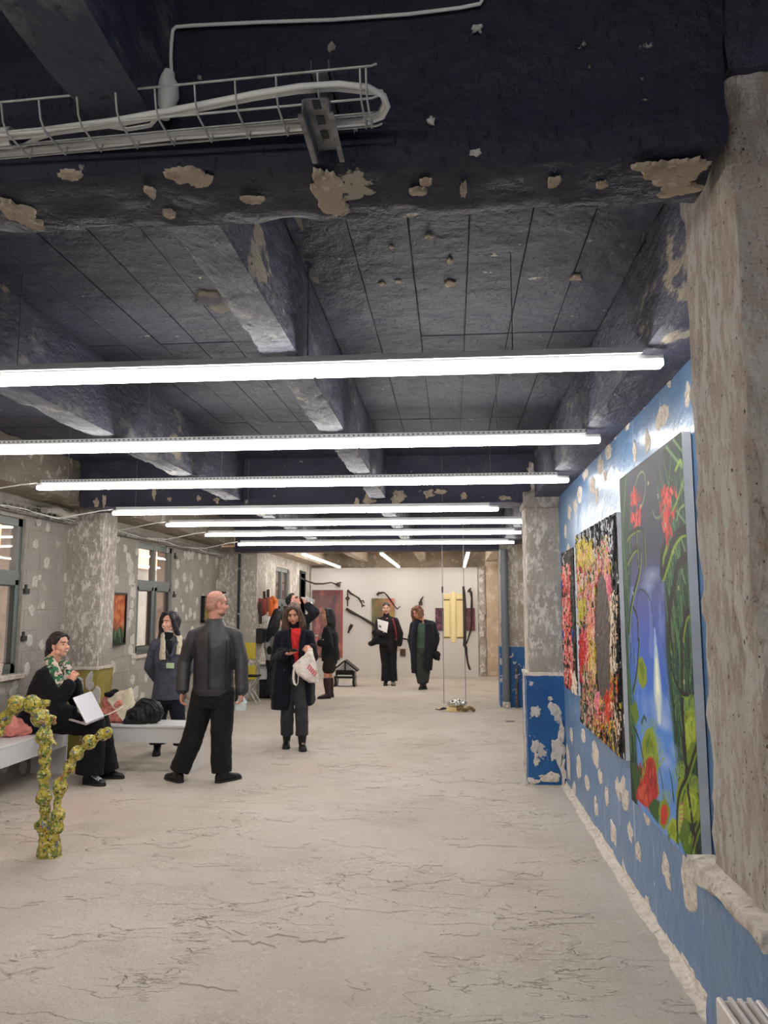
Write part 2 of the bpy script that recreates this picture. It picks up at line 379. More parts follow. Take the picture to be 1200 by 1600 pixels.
# bare spots where the blue paint came off: glue dabs of a removed lining
k = 0
def bare(px, py, wpx, hpx, parent=wr, X=XW, mat=m_bare_pale, name='bare_patch', N=16, rag=.55):
    global k; k += 1
    c = atX(px, py, X); a = atX(px - wpx / 2, py, X); b = atX(px + wpx / 2, py, X); t = atX(px, py - hpx / 2, X); d = atX(px, py + hpx / 2, X)
    sgn = -1 if X > 0 else 1
    obj(name, splat(c, (0, abs(a.y - b.y) / 2, 0), (0, 0, abs(t.z - d.z) / 2), (sgn, 0, 0), k, .003, N, rag), mat, parent)
for q in [(1003, 620, 24, 56), (1036, 650, 20, 38), (1044, 588, 12, 36), (1074, 620, 8, 46), (1012, 692, 9, 34), (951, 706, 11, 26), (961, 676, 7, 22), (938, 728, 9, 34), (946, 742, 6, 20),
          (926, 758, 8, 26), (933, 775, 5, 30), (915, 742, 7, 18), (906, 772, 8, 24), (899, 790, 6, 20), (890, 800, 5, 22), (884, 830, 4, 24), (888, 858, 5, 16), (980, 660, 8, 26), (992, 706, 6, 40),
          (904, 1196, 7, 34), (897, 1242, 6, 34), (912, 1150, 6, 22), (918, 1226, 7, 26), (922, 1292, 8, 34), (932, 1262, 6, 26), (930, 1178, 10, 34), (938, 1213, 6, 26), (941, 1318, 8, 34), (948, 1244, 6, 34),
          (958, 1300, 8, 38), (957, 1346, 8, 30), (966, 1233, 8, 34), (975, 1240, 13, 44), (977, 1374, 10, 40), (985, 1300, 7, 26), (998, 1332, 8, 34), (1011, 1274, 12, 30), (1012, 1425, 11, 56), (1042, 1362, 13, 48),
          (1046, 1500, 14, 66), (1028, 1470, 9, 30), (1076, 1385, 26, 74), (1076, 1540, 26, 100), (992, 1395, 6, 24), (888, 1190, 5, 60), (893, 1150, 4, 26)]: bare(*q)
obj('wall_right_middle', MB().box(1.34, 1.6, 7.9, 13.1, 0, ZS), m_conc, kind='structure')
# far part of the right wall, seen past the third pillar
obj('wall_right_far', MB().box(1.10, 1.35, 13.1, YE + .4, 0, ZS), m_conc_warm, kind='structure')

# pillars on the right
def pillar(name, x0, x1, y0, y1, mat, zb, blue, cell, chip, seed, ztop=ZS, amp=.008):
    o = obj(name, rbox(x0, x1, y0, y1, zb - .02, ztop, cell, amp, 6, chip, seed), mat, kind='structure', smooth=True)
    e = .028
    b = obj('painted_base', rbox(x0 - e, x1 + .01, y0 - e, y1 + e, -.01, zb, cell, .004, 5, chip * .5, seed + 3), blue, o, smooth=True)
    return o, b
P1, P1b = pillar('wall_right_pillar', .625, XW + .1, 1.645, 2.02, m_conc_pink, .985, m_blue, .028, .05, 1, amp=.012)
led = obj('plaster_ledge', rbox(.575, XW, 1.6, 2.065, .965, 1.01, .03, .006, 9, .02, 8), m_bare_pale, P1, smooth=True)
obj('painted_head', rbox(.615, XW + .1, 1.62, 2.045, 2.80, ZS, .05, .006, 6, .05, 4), m_navy_beam, P1, smooth=True)
obj('bare_patch', splat((.594, 1.72, .56), (0, .075, 0), (0, 0, .16), (-1, 0, 0), 91, .004, 26, .8), m_bare_pale, P1)
obj('bare_patch', splat((.594, 1.60, .42), (0, .05, 0), (0, 0, .12), (-1, 0, 0), 93, .004, 26, .9), m_bare_pale, P1)
P2, P2b = pillar('wall_right_pillar', .71, XW + .1, 7.47, 7.86, m_conc, 1.0, m_blue_deep, .05, .03, 2)
obj('plaster_ledge', rbox(.675, XW, 7.435, 7.88, .985, 1.02, .03, .006, 9, .02, 9), m_bare_pale, P2, smooth=True)
obj('plaster_head', rbox(.69, XW, 7.42, 7.88, 2.58, 2.74, .04, .01, 7, .03, 12), m_conc, P2, smooth=True)
for i, (px, py, a, b) in enumerate([(836, 1112, 9, 10), (867, 1110, 10, 12), (836, 1165, 7, 9), (872, 1172, 10, 20), (877, 1145, 4, 16), (838, 1190, 5, 6), (858, 1216, 14, 8), (832, 1222, 8, 6), (880, 1205, 4, 24), (820, 1140, 2, 90), (838, 1180, 3, 4), (860, 1092, 4, 3)]):
    c = atY(px, py, 7.438); s_ = 7.44 / 1215
    obj('bare_patch', splat(c, (a * s_, 0, 0), (0, 0, b * s_), (0, -1, 0), 200 + i, .003, 18, .6), m_dab if i < 4 else m_bare_pale, P2)
P3, P3b = pillar('wall_right_pillar', .80, 1.5, 13.1, 13.5, m_conc, .98, m_blue_deep, .07, .03, 5)

# left wall: concrete blocks between the windows
WIN = [(5.6, 7.22, .99, 2.49), (9.99, 11.29, 1.0, 2.51)]     # y0, y1, z0, z1
ml = MB()
ys = [Y0, 5.6, 7.22, 9.99, 11.29, 13.7]
for (a, b), hole in zip(zip(ys, ys[1:]), (None, WIN[0], None, WIN[1], None)):
    if hole is None: ml.box(XL - .25, XL, a, b, 0, ZS)
    else: ml.box(XL - .25, XL, a, b, 0, hole[2]); ml.box(XL - .25, XL, a, b, hole[3], ZS)
wl = obj('wall_left', ml, m_mortar, kind='structure')
bh, bl, jt = .2, .47, .005
def block(y0, y1, z0, z1):
    if y1 - y0 < .04 or z1 - z0 < .04: return
    d = random.uniform(-.0015, .0015)
    obj('block', MB().box(XL - .02, XL + .0055 + d, y0 + jt / 2, y1 - jt / 2, z0 + jt / 2, z1 - jt / 2).bevel(.002), m_block, wl)
for r in range(13):
    z0, z1 = r * bh, (r + 1) * bh
    y = 6.1 + (bl / 2 if r % 2 else 0) - bl
    while y < 13.65:
        a, b = max(y, 5.7), min(y + bl, 13.65); segs = [(a, b)]
        for (h0, h1, hz0, hz1) in WIN:
            if z1 > hz0 + .02 and z0 < hz1 - .02:
                ns = []
                for (p, q) in segs:
                    if q <= h0 or p >= h1: ns.append((p, q)); continue
                    if p < h0: ns.append((p, h0))
                    if q > h1: ns.append((h1, q))
                segs = ns
        for p, q in segs: block(p, q, z0, z1)
        y += bl
def dab(px, py, r, X=XL + .009, parent=wl, ry=None, N=16, rag=.35):
    global k; k += 1
    c = atX(px, py, X)
    obj('adhesive_dab', splat(c, (0, r, 0), (0, 0, ry or r), (1, 0, 0), k, .005, N, rag), m_dab, parent)
for q in [(55, 849, .055), (75, 824, .05), (73, 879, .06), (54, 910, .06), (62, 902, .035), (49, 954, .062), (67, 946, .04), (46, 1001, .065), (65, 1008, .055), (42, 1046, .06), (103, 902, .05), (98, 980, .04), (60, 815, .05), (24, 1070, .05),
          (20, 1082, .05), (36, 1200, .07), (8, 1195, .07),
          (182, 906, .065), (184, 842, .06), (196, 857, .06), (200, 872, .08), (204, 885, .1), (206, 905, .1), (208, 925, .1), (206, 945, .06), (214, 862, .05), (205, 960, .08), (202, 975, .06), (207, 1000, .07), (204, 1015, .08), (209, 1030, .08), (175, 1045, .1), (207, 1062, .07), (212, 1082, .09), (180, 985, .05),
          (278, 882, .08), (288, 902, .085), (276, 913, .08), (299, 915, .085), (292, 921, .06), (286, 950, .06), (283, 939, .045), (314, 896, .08), (308, 939, .07), (318, 933, .06), (340, 914, .09), (350, 916, .07), (360, 914, .06), (297, 958, .08), (291, 965, .06), (304, 962, .07), (289, 868, .07), (295, 868, .08), (300, 867, .09), (312, 870, .07), (324, 873, .08), (339, 877, .08), (352, 881, .07), (363, 883, .06),
          (275, 955, .06), (356, 960, .07), (300, 985, .08), (228, 1060, .06), (222, 1090, .08), (236, 1120, .07), (262, 1105, .08), (300, 1100, .08)]: dab(*q)
# windows on the left
def window(name, y0, y1, z0, z1, zm, cols, X=XL, fw=.075):
    t = bpy.data.objects.new(name, None); COL.objects.link(t); t.location = (X, y0, z0); t['kind'] = 'structure'
    f = MB(); x0, x1 = X - .10, X - .03
    f.box(x0, x1, y0, y0 + fw, z0, z1); f.box(x0, x1, y1 - fw, y1, z0, z1); f.box(x0, x1, y0, y1, z0, z0 + fw); f.box(x0, x1, y0, y1, z1 - fw, z1)
    f.box(x0, x1 + .01, y0, y1, zm - .05, zm + .05)
    ed = [y0] + [y0 + (y1 - y0) * (i + 1) / cols for i in range(cols - 1)] + [y1]
    for y in ed[1:-1]: f.box(x0, x1 + .005, y - .035, y + .035, z0, z1)
    obj('window_frame', f, m_frame, t)
    for a, b in zip(ed, ed[1:]):
        for lo, hi, cs in ((z0 + .05, zm - .04, True), (zm + .04, z1 - .05, False)):
            ya, yb = a + .045, b - .045
            if cs:
                c = MB(); q = .05
                for bx in ((ya, ya + q, lo, hi), (yb - q, yb, lo, hi), (ya, yb, lo, lo + q), (ya, yb, hi - q, hi)): c.box(X - .085, X - .015, *bx)
                co = obj('casement', c, m_frame, t)
                g = MB(); 
                for bx in ((ya + q, ya + q + .012, lo + q, hi - q), (yb - q - .012, yb - q, lo + q, hi - q), (ya + q, yb - q, lo + q, lo + q + .012), (ya + q, yb - q, hi - q - .012, hi - q)): g.box(X - .06, X - .022, *bx)
                obj('gasket', g, m_gasket, co)
                ya, yb, lo, hi = ya + q, yb - q, lo + q, hi - q
            obj('pane', MB().box(X - .062, X - .056, ya, yb, lo, hi), m_glass, t)
    obj('window_sill', MB().box(X - .24, X + .05, y0 - .05, y1 + .05, z0 - .045, z0).bevel(.005), m_bare_pale, t)
    return t
w1 = window('window_1', *WIN[0], 1.93, 1)
w2 = window('window_2', *WIN[1], 1.95, 2)
for wnd, y in ((w1, 7.22), (w2, 11.29)):            # the dark hinge stays beside the frames
    for z in ((1.30, 1.76) if y < 8 else (1.78, 2.36)):
        obj('hinge_bracket', MB().box(XL - .01, XL + .03, y + .01, y + .09, z, z + .05).box(XL, XL + .022, y + .03, y + .06, z + .05, z + .09), m_gasket, wnd)
# courtyard beyond the windows
fa = obj('wall_courtyard', MB().box(-8.3, -8.0, 0, 32, -.2, 2.62), m_gray_facade, kind='structure')
obj('upper_storey', MB().box(-8.6, -7.9, 0, 32, 2.62, 9), m_peach, fa)
obj('floor_courtyard', MB().box(-8.3, XL - .25, -1, 32, -.2, -.1), m_gray_facade, kind='structure')
# left pillars and the bare edge beam above the windows
def lpillar(x1, y0, y1, seed, paint, cell=.05):
    o = obj('wall_left_pillar', rbox(XL - .05, x1, y0, y1, .0, 2.72, cell, .004, 6, .010, seed), m_conc, kind='structure', smooth=True)
    return o
L2 = lpillar(-3.80, 8.06, 8.42, 11, m_olive)
obj('painted_base', rbox(XL - .03, -3.78, 8.035, 8.44, -.005, .98, .06, .004, 5, .02, 15), m_olive, L2, smooth=True)
obj('plaster_ledge', rbox(XL - .03, -3.765, 8.02, 8.45, .965, .995, .04, .005, 9, .012, 19), m_bare_pale, L2, smooth=True)
for i, (px, py, a, b) in enumerate([(140, 1066, .05, .10), (124, 1072, .05, .10), (150, 1090, .05, .12), (132, 1110, .06, .12)]):
    obj('adhesive_dab', splat(atY(px, py, 8.03), (a, 0, 0), (0, 0, b), (0, -1, 0), 300 + i, .004, 16, .4), m_dab, L2)
L3 = lpillar(-3.50, 13.6, 14.1, 13, m_yellow, .07)
for i, (py0, py1) in enumerate([(1004, 1030), (1040, 1062)]):
    a, b = atY(381, py0, 13.57), atY(397, py1, 13.57)
    obj('yellow_paint_patch', rbox(a.x, b.x + .02, 13.575, 13.62, b.z, a.z, .03, .004, 9, .015, 20 + i), m_yellow, L3)
wle = MB()
for a, b, z0, z1 in ((13.7, 15.1, 0, ZS), (15.1, 16.4, 0, .1), (15.1, 16.4, 2.44, ZS), (16.4, 17.55, 0, ZS), (17.55, 18.1, 0, .1), (17.55, 18.1, 2.42, ZS), (18.1, YE + .4, 0, ZS)):
    wle.box(XE - .4, XE, a, b, z0, z1)
wle_o = obj('wall_left_far', wle, m_conc, kind='structure')
for i in range(46):
    y = random.choice([random.uniform(14.2, 15.0), random.uniform(16.5, 17.5), random.uniform(18.15, 18.7)]); z = random.uniform(.3, 2.5)
    obj('adhesive_dab', splat((XE, y, z), (0, random.uniform(.04, .08), 0), (0, 0, random.uniform(.08, .2)), (1, 0, 0), 400 + i, .006, 14, .4), m_dab, wle_o)
window('window_3', 15.1, 16.4, .1, 2.44, 1.75, 2, XE)
dk = obj('door_1', MB().box(XE - .36, XE - .30, 17.55, 18.1, .1, 2.42), M('dark_doorway_leaf', (34, 33, 32), .6), kind='structure')
obj('trim_1', MB().box(XE - .1, XE + .02, 17.49, 17.55, 0, 2.46).box(XE - .1, XE + .02, 18.1, 18.16, 0, 2.46).box(XE - .1, XE + .02, 17.49, 18.16, 2.42, 2.48), m_gasket, kind='structure')

# end wall: a white partition in front of old concrete
obj('wall_end', MB().box(-5.2, 1.5, YE + .25, YE + .5, 0, ZS), m_conc_warm, kind='structure')
wp = obj('wall_end_partition', MB().box(XE + .02, .61, YE, YE + .12, 0, 2.6), m_white, kind='structure')
ep = obj('wall_end_pillar', rbox(.615, .80, YE - .02, YE + .3, 0, 2.62, .06, .02, 5, .05, 31), m_conc, kind='structure', smooth=True)
for i, z in enumerate((.15, .55, 1.0, 1.4, 1.75, 2.05, 2.3, 2.5)):
    obj('adhesive_dab', splat((.70, YE - .03, z), (.06, 0, 0), (0, 0, .07), (0, -1, 0), 500 + i, .008, 14, .5), m_dab, ep)
obj('wall_end_return', rbox(.80, 1.12, YE + .02, YE + .3, 0, 2.95, .08, .012, 5, .03, 33), M('peach_concrete', (206, 184, 160), .85, layers=[dict(s=5, d=6, lo=.5, hi=.62, c=(222, 206, 186)), dict(s=1.5, d=4, lo=.5, hi=.7, c=(186, 164, 140))], bumps=[dict(s=9, d=6, lo=.3, hi=.7, h=.01)]), kind='structure', smooth=True)

# ceiling: slab, formwork boards, cross beams, ribs
ce = obj('ceiling', MB().box(-5.2, 1.9, Y0, 13.4, ZS + .012, ZS + .3), m_navy, kind='structure')
cef = obj('ceiling_far', MB().box(-5.2, 1.9, 13.4, YE + .6, 2.98, ZS + .3), m_conc_warm, kind='structure')
def beam(y0, y1, mat, seed, zb=ZB, cell=.06, x0=-4.2, x1=XW + .1):
    return obj('ceiling_beam', rbox(x0, x1, y0, y1, zb, ZS + .011, cell, .005, 4, .02, seed), mat, smooth=True, kind='structure')
m_navy_shaded = navy('shaded_navy_paint', chips=.67, pores=False, base=((50, 51, 68), (42, 43, 60), (66, 66, 80)))  # dimmer light on the near beam, put into a darker copy of the navy
B1 = beam(1.585, 1.83, m_navy_shaded, 41, cell=.03, x1=.60)
B2 = beam(7.47, 7.95, m_navy_beam, 42, 2.637, x0=-3.79)
B3 = beam(13.15, 13.55, m_navy_beam, 43, x0=-3.79)
beam(-3.9, -3.6, m_navy_beam, 44, cell=.2)
RIBS = [(-3.95, -3.80), (-2.24, -2.07), (-.79, -.635), (.80, XW + .05)]
for i, (a, b) in enumerate(RIBS):
    for j, (y0, y1) in enumerate(((-3.6, 1.585), (1.83, 7.47), (7.95, 13.15))):
        if i == 0: continue
        obj('ceiling_rib', rbox(a, b, y0, y1, ZR, ZS + .011, .05 if j else .12, .007, 3.5, .02, 50 + i * 3 + j), m_navy_rib, smooth=True, kind='structure')
    if i: obj('ceiling_rib', rbox(a, b, 13.55, YE + .3, 2.74, 2.98, .12, .01, 3, .02, 70 + i), m_conc_warm, smooth=True, kind='structure')
eb = obj('ceiling_edge_beam', rbox(XL - .2, -3.80, -3.6, 13.15, 2.70, ZS + .011, .12, .012, 3, .03, 80), m_soffit_gray, smooth=True, kind='structure')
obj('ceiling_edge_beam', rbox(XE - .4, -3.15, 13.55, YE + .3, 2.66, 2.98, .12, .01, 3, .02, 81), m_conc_warm, smooth=True, kind='structure')
for i in range(3):
    g0, g1 = RIBS[i][1], RIBS[i + 1][0]
    nb = 6; wd = (g1 - g0) / nb
    for (y0, y1) in ((-3.5, 1.6), (1.8, 4.1), (4.1, 5.98), (5.98, 7.5), (7.93, 10.4), (10.4, 13.2)):
        for q in range(nb):
            d = random.uniform(-.0025, .0025); g = random.uniform(.0012, .004)
            obj('ceiling_board', MB().box(g0 + q * wd + g, g0 + (q + 1) * wd - g, y0 + .005, y1 - .005, ZS - .006 + d, ZS + .02), m_navy, ce)
# the larger bare spots on the beams
def soffit(px, py, a, b, seed, par=B1, z=ZB + .002, N=34, rag=.5, mat=m_bare):
    c = atZ(px, py, z); s_ = c.y / 1200; c.z = ZB - .004 - .0006 * (seed % 20)
    obj('bare_patch', splat(c, (a * s_, 0, 0), (0, b * c.y ** 2 / ((z - EYE) * 1215), 0), (0, 0, -1), seed, .006, N, rag), mat, par)
for i, q in enumerate([(515, 300, 26, 46), (520, 316, 26, 20), (290, 268, 36, 14), (312, 275, 22, 14), (28, 325, 26, 30), (55, 345, 16, 10), (110, 266, 22, 9), (652, 291, 15, 6), (665, 276, 10, 6), (725, 288, 6, 12), (865, 276, 10, 8), (940, 280, 8, 6), (395, 303, 18, 6), (265, 325, 10, 8), (235, 290, 9, 10), (1045, 262, 42, 22), (1075, 250, 30, 14), (1010, 248, 26, 6), (1060, 285, 30, 10), (1052, 270, 34, 12)]): soffit(*q, 600 + i)
for i, (px, py, a, b) in enumerate([(674, 190, 7, 9), (745, 45, 10, 8), (190, 105, 7, 22), (215, 110, 8, 40), (742, 238, 9, 6), (215, 160, 9, 26), (555, 195, 4, 14), (230, 90, 6, 30)]):
    c = atY(px, py, 1.573); s_ = 1.6 / 1200
    obj('bare_patch', splat(c, (a * s_, 0, 0), (0, 0, b * s_), (0, -1, 0), 640 + i, .003, 24, .7), m_dab, B1)
for i, (px, py, a, b) in enumerate([(578, 780, 10, 9), (622, 776, 13, 11), (670, 771, 8, 7), (688, 768, 9, 4), (725, 775, 5, 7), (558, 783, 4, 5), (240, 772, 3, 10), (265, 780, 4, 4), (338, 782, 5, 5), (310, 778, 4, 4), (150, 785, 5, 8), (163, 783, 4, 10), (790, 778, 9, 3), (738, 788, 5, 3)]):
    c = atY(px, py, 7.461); s_ = 7.47 / 1215
    obj('bare_patch', splat(c, (a * s_, 0, 0), (0, 0, b * s_), (0, -1, 0), 660 + i, .004, 20, .7), m_bare, B2)
for i, (px, py, a, b) in enumerate([(900, 434, 11, 5), (702, 444, 10, 6), (703, 408, 5, 5), (597, 443, 6, 3), (612, 386, 5, 3), (622, 440, 5, 3), (670, 370, 9, 4)]):
    c = atZ(px, py, ZS - .012); s_ = c.y / 1200
    obj('bare_patch', splat(c, (a * s_, 0, 0), (0, b * c.y ** 2 / 1820, 0), (0, 0, -1), 700 + i, .003, 16, .5), m_bare, ce)
for i, (px, py, a, b) in enumerate([(330, 470, 30, 22), (305, 378, 18, 6), (465, 340, 5, 20), (490, 430, 6, 16)]):
    c = atZ(px, py, ZS - .012); s_ = c.y / 1200
    obj('bare_patch', splat(c, (a * s_, 0, 0), (0, b * c.y ** 2 / 1820, 0), (0, 0, -1), 720 + i, .003, 24, .6), M('dusty_stain%d' % i, (134, 126, 116), .85, layers=[dict(s=9, d=6, lo=.4, hi=.6, c=(90, 88, 94))]), ce)

# ------------------------------------------------------------------ tube lamps
def lamp_row(y, x0, x1, z, label, tray_in=.09, lead=True):
    t = thing('tube_lamp', label, 'lamp', ((x0 + x1) / 2, y, z), 'rows of tube lamps under the ceiling')
    n = 3; L = (x1 - x0) / n
    obj('lamp_body', MB().box(x0, x1, y - .022, y + .022, z + .028, z + .052).bevel(.004), m_tray_led, t)
    for i in range(n):
        a, b = x0 + i * L, x0 + (i + 1) * L
        obj('diffuser', MB().box(a + .002, b - .002, y - .024, y + .024, z, z + .032).bevel(.006), m_tube, t)
    # perforated tray on top that carries the wiring
    tr = MB(); xa, xb = x0 + .05, x1 - tray_in
    tr.box(xa, xb, y - .046, y + .046, z + .053, z + .056); tr.box(xa, xb, y - .048, y - .045, z + .050, z + .076)
    tr.box(xa, xb, y + .045, y + .048, z + .050, z + .076)
    obj('wiring_tray', tr, m_tray_led, t)
    cl = MB(); q = xa + .02
    if 4 < y < 7:
        while q < xb:
            cl.box(q, q + .012, y - .0485, y - .0475, z + .060, z + .070); q += .03
        if len(cl.bm.verts): obj('tray_perforations', cl, m_perf, t, kind='stuff')
    for f in (.06, .36, .66, .86):
        x = x0 + (x1 - x0) * f
        obj('suspension_wire', MB().path([(x, y, z + .056), (x, y, ZS - .012 if y < 13.4 else 2.98)], .0025, 5), m_galv_dark, t)
    if lead:
        obj('supply_lead', MB().path([(x0, y, z + .06), (x0 - .12, y - .04, z + .04), (x0 - .45, y - .25, z - .06), (XL + .16, y - .38, 2.545)], .006, 6), m_cable, t)
    return t
names = ['first tube lamp row, nearest and longest across the ceiling', 'second tube lamp row from the front of the ceiling', 'third tube lamp row, just in front of the middle beam',
         'fourth tube lamp row, ending short of the right pillar', 'fifth tube lamp row, first full row behind the middle beam', 'sixth tube lamp row from the front', 'seventh tube lamp row, the farthest crossing the hall']
for i, (y, x0, x1, z) in enumerate([(3.12, -3.45, .865, 2.592), (4.57, -3.45, .885, 2.592), (6.02, -3.42, .915, 2.592), (7.46, -3.42, .455, 2.555), (8.98, -3.44, .90, 2.598), (10.28, -3.38, .92, 2.598), (11.84, -3.36, .95, 2.598)]):
    lamp_row(y, x0, x1, z, names[i])
lamp_row(-.55, -3.45, .88, 2.592, 'tube lamp row behind the viewer, nearest of the two', lead=False)
lamp_row(-2.0, -3.45, .88, 2.592, 'tube lamp row farthest behind the viewer', lead=False)
for i, (x, lab) in enumerate(((-2.72, 'left tube lamp running lengthwise in the end room'), (-1.28, 'middle tube lamp running lengthwise in the end room'), (.29, 'right tube lamp running lengthwise in the end room'))):
    y0, y1, z = 13.9, 18.5, 2.585
    t = thing('tube_lamp', lab, 'lamp', (x, y0, z), 'lengthwise lamps of the end room')
    obj('lamp_body', MB().box(x - .03, x + .03, y0, y1, z + .03, z + .055).bevel(.004), m_tray_led, t)
    obj('diffuser', MB().box(x - .026, x + .026, y0, y1, z, z + .032).bevel(.006), m_tube, t)
    for y in (y0 + .5, y1 - .6): obj('suspension_wire', MB().path([(x, y, z + .055), (x, y, 2.98)], .0025, 5), m_galv_dark, t)

# ------------------------------------------------------------------ wire tray on the near beam
t = thing('wire_cable_tray', 'steel wire basket cable tray fixed along the near ceiling beam', 'cable tray', (-.6, 1.47, 2.65))
def trY(x): return -.06 * (x + .155)                      # the tray drifts a little along the beam
xa, xb = -1.14, -.150
prof = [(1.398, 2.69), (1.408, 2.655), (1.425, 2.64), (1.475, 2.64), (1.515, 2.64), (1.528, 2.68)]
for (y, z) in (prof[0], prof[2], prof[3], prof[4], prof[5]):
    obj('long_wire', MB().path([(xa, y + trY(xa) * .85, z), (xb, y, z), (xb + .012, y, z + .004)], .0025, 6), m_galv, t, smooth=True)
x = xb - .01; i = 0
while x > xa:
    obj('cross_wire', MB().path([(x, y + trY(x) * .85, z - .004) for y, z in prof], .0023, 6), m_galv, t, smooth=True)
    x -= .086 if i else .012; i += 1
for zz, ya, yb in ((2.612, 1.405, 1.575), (2.72, 1.40, 1.585)):
    b = MB(); xc = -.262
    if zz < 2.7: b.box(xc - .028, xc + .028, ya, yb, zz + .018, zz + .021); b.box(xc - .028, xc - .024, ya, yb, zz - .012, zz + .021); b.box(xc + .024, xc + .028, ya, yb, zz - .012, zz + .021); b.box(xc - .036, xc - .026, ya, yb, zz - .014, zz - .011); b.box(xc + .026, xc + .036, ya, yb, zz - .014, zz - .011)
    else: b.box(xc - .02, xc + .02, ya + .05, yb, zz, zz + .003); b.box(xc - .02, xc - .017, ya + .05, yb, zz, zz + .03); b.box(xc + .017, xc + .02, ya + .05, yb, zz, zz + .03)
    br = obj('support_bracket', b, m_galv_dark, t)
    if zz < 2.7:
        for y in (1.42, 1.47, 1.52): obj('bracket_slot', MB().box(xc - .008, xc + .008, y - .014, y + .014, zz + .0165, zz + .018), m_gasket, br)
cz = 2.66
c1 = [(-40, 213), (60, 204), (180, 188), (300, 166), (400, 146), (470, 135), (530, 131), (575, 136), (600, 150), (606, 166), (598, 182), (570, 193), (500, 199), (400, 206), (260, 216), (120, 232), (-40, 250)]
for k2, (dx, dy) in enumerate(((0, 0), (3, 7))):
    o = obj('white_cable', MB().path([atZ(px - dx * 1.5, py + (dy if i < 8 else -dy * .8), cz + .004 * k2) for i, (px, py) in enumerate(c1)], .0062, 8), m_cable, None, loc=(-.6, 1.45, cz), smooth=True)
    tag(o, ('outer' if k2 == 0 else 'inner') + ' white cable looping back inside the wire tray', 'cable')
o = obj('white_cable', MB().path([atZ(px, py, cz + .012) for px, py in [(247, 182), (235, 196), (200, 202), (160, 196), (110, 200), (60, 216), (20, 236)]], .0045, 8), m_cable, None, loc=(-.9, 1.45, cz), smooth=True)
tag(o, 'thin white cable drooping from the plug into the wire tray', 'cable')
t = thing('plug_connector', 'white cable plug hanging by the rib above the wire tray', 'plug', atY(253, 140, 1.53))
pp = [atY(px, py, 1.53) for px, py in ((257, 178), (259, 168), (263, 150), (263, 132), (262, 122), (265, 112))]
obj('plug_body', MB().path(pp, [.010, .018, .024, .022, .016, .012], 12), m_cable, t, smooth=True)
obj('plug_collar', MB().path([atY(257, 184, 1.53), atY(258, 172, 1.53)], .012, 10), m_cable, t, smooth=True)
o = obj('conduit_cable', MB().path([atY(px, py, 1.572) for px, py in [(268, 116), (267, 90), (268, 66), (270, 48), (275, 42), (300, 40), (400, 35), (520, 31), (640, 22), (720, 12), (750, 6), (756, -4), (757, -20)]], .0042, 8), m_cable, None, loc=atY(400, 35, 1.572), smooth=True)
tag(o, 'white cable clipped across the face of the near beam', 'cable')
t = thing('junction_box', 'small round white junction at the left end of the wire tray', 'junction box', atZ(8, 216, 2.68))
c = atZ(6, 216, 2.675); obj('box_body', MB().path([c + Vector((-.03, 0, 0)), c + Vector((.02, 0, 0))], [.022, .024], 14), m_cable, t, smooth=True)
obj('box_cap', MB().path([c + Vector((.02, 0, 0)), c + Vector((.032, 0, 0))], [.018, .012], 14), m_gasket, t, smooth=True)

# wire trays along the left wall
for (y0, y1, lab) in ((4.5, 8.0, 'wire cable tray along the left wall above the first window'), (8.45, 13.55, 'wire cable tray along the left wall above the second window')):
    t = thing('wall_cable_tray', lab, 'cable tray', (XL + .08, y0, 2.52), 'wall cable trays')
    pr = [(XL + .03, 2.60), (XL + .03, 2.535), (XL + .085, 2.53), (XL + .14, 2.535), (XL + .14, 2.60)]
    for (x, z) in pr: obj('long_wire', MB().path([(x, y0, z), (x, y1, z)], .004, 5), m_galv, t)
    cr = MB(); y = y0 + .05
    while y < y1: cr.path([(x, y, z) for x, z in pr], .0035, 5); y += .1
    obj('cross_wires', cr, m_galv, t, kind='stuff')
    for j in range(3):
        pts = [(XL + .06 + .02 * j + .01 * math.sin(y * 5 + j), y0 + (y1 - y0) * q / 14, 2.545 + .006 * j + .012 * math.sin(q * 1.7 + j * 2)) for q in range(15) for y in (q,)]
        obj('cable', MB().path(pts, .007, 6), m_cable if j != 1 else m_black, t, smooth=True)
    for y in (y0 + .8, (y0 + y1) / 2, y1 - .6): obj('tray_bracket', MB().box(XL, XL + .16, y - .02, y + .02, 2.515, 2.525).box(XL, XL + .012, y - .02, y + .02, 2.44, 2.66), m_galv_dark, t)
o = obj('cable_bundle', MB().path([(XL + .1, 7.35, 2.6), (XL + .12, 7.55, 2.63), (XL + .11, 7.75, 2.6), (XL + .13, 7.95, 2.62)], [.03, .045, .04, .03], 10).rough(.012, 20), m_dab, None, loc=(XL + .1, 7.6, 2.6), smooth=True)
tag(o, 'whitish plaster crusted bundle on the wall tray beside the left pillar', 'cable bundle')
t = thing('wall_pipe', 'dark vertical pipe on the left wall before the far pillar', 'pipe', (XL + .3, 13.5, 0))
obj('pipe_tube', MB().path([(-3.78, 13.45, .0), (-3.78, 13.45, 2.58)], .025, 10), m_gasket, t, smooth=True)
for z in (.6, 1.5, 2.3): obj('pipe_clip', MB().path([(-3.78, 13.45, z), (-3.78, 13.45, z + .03)], .032, 10), m_galv_dark, t)

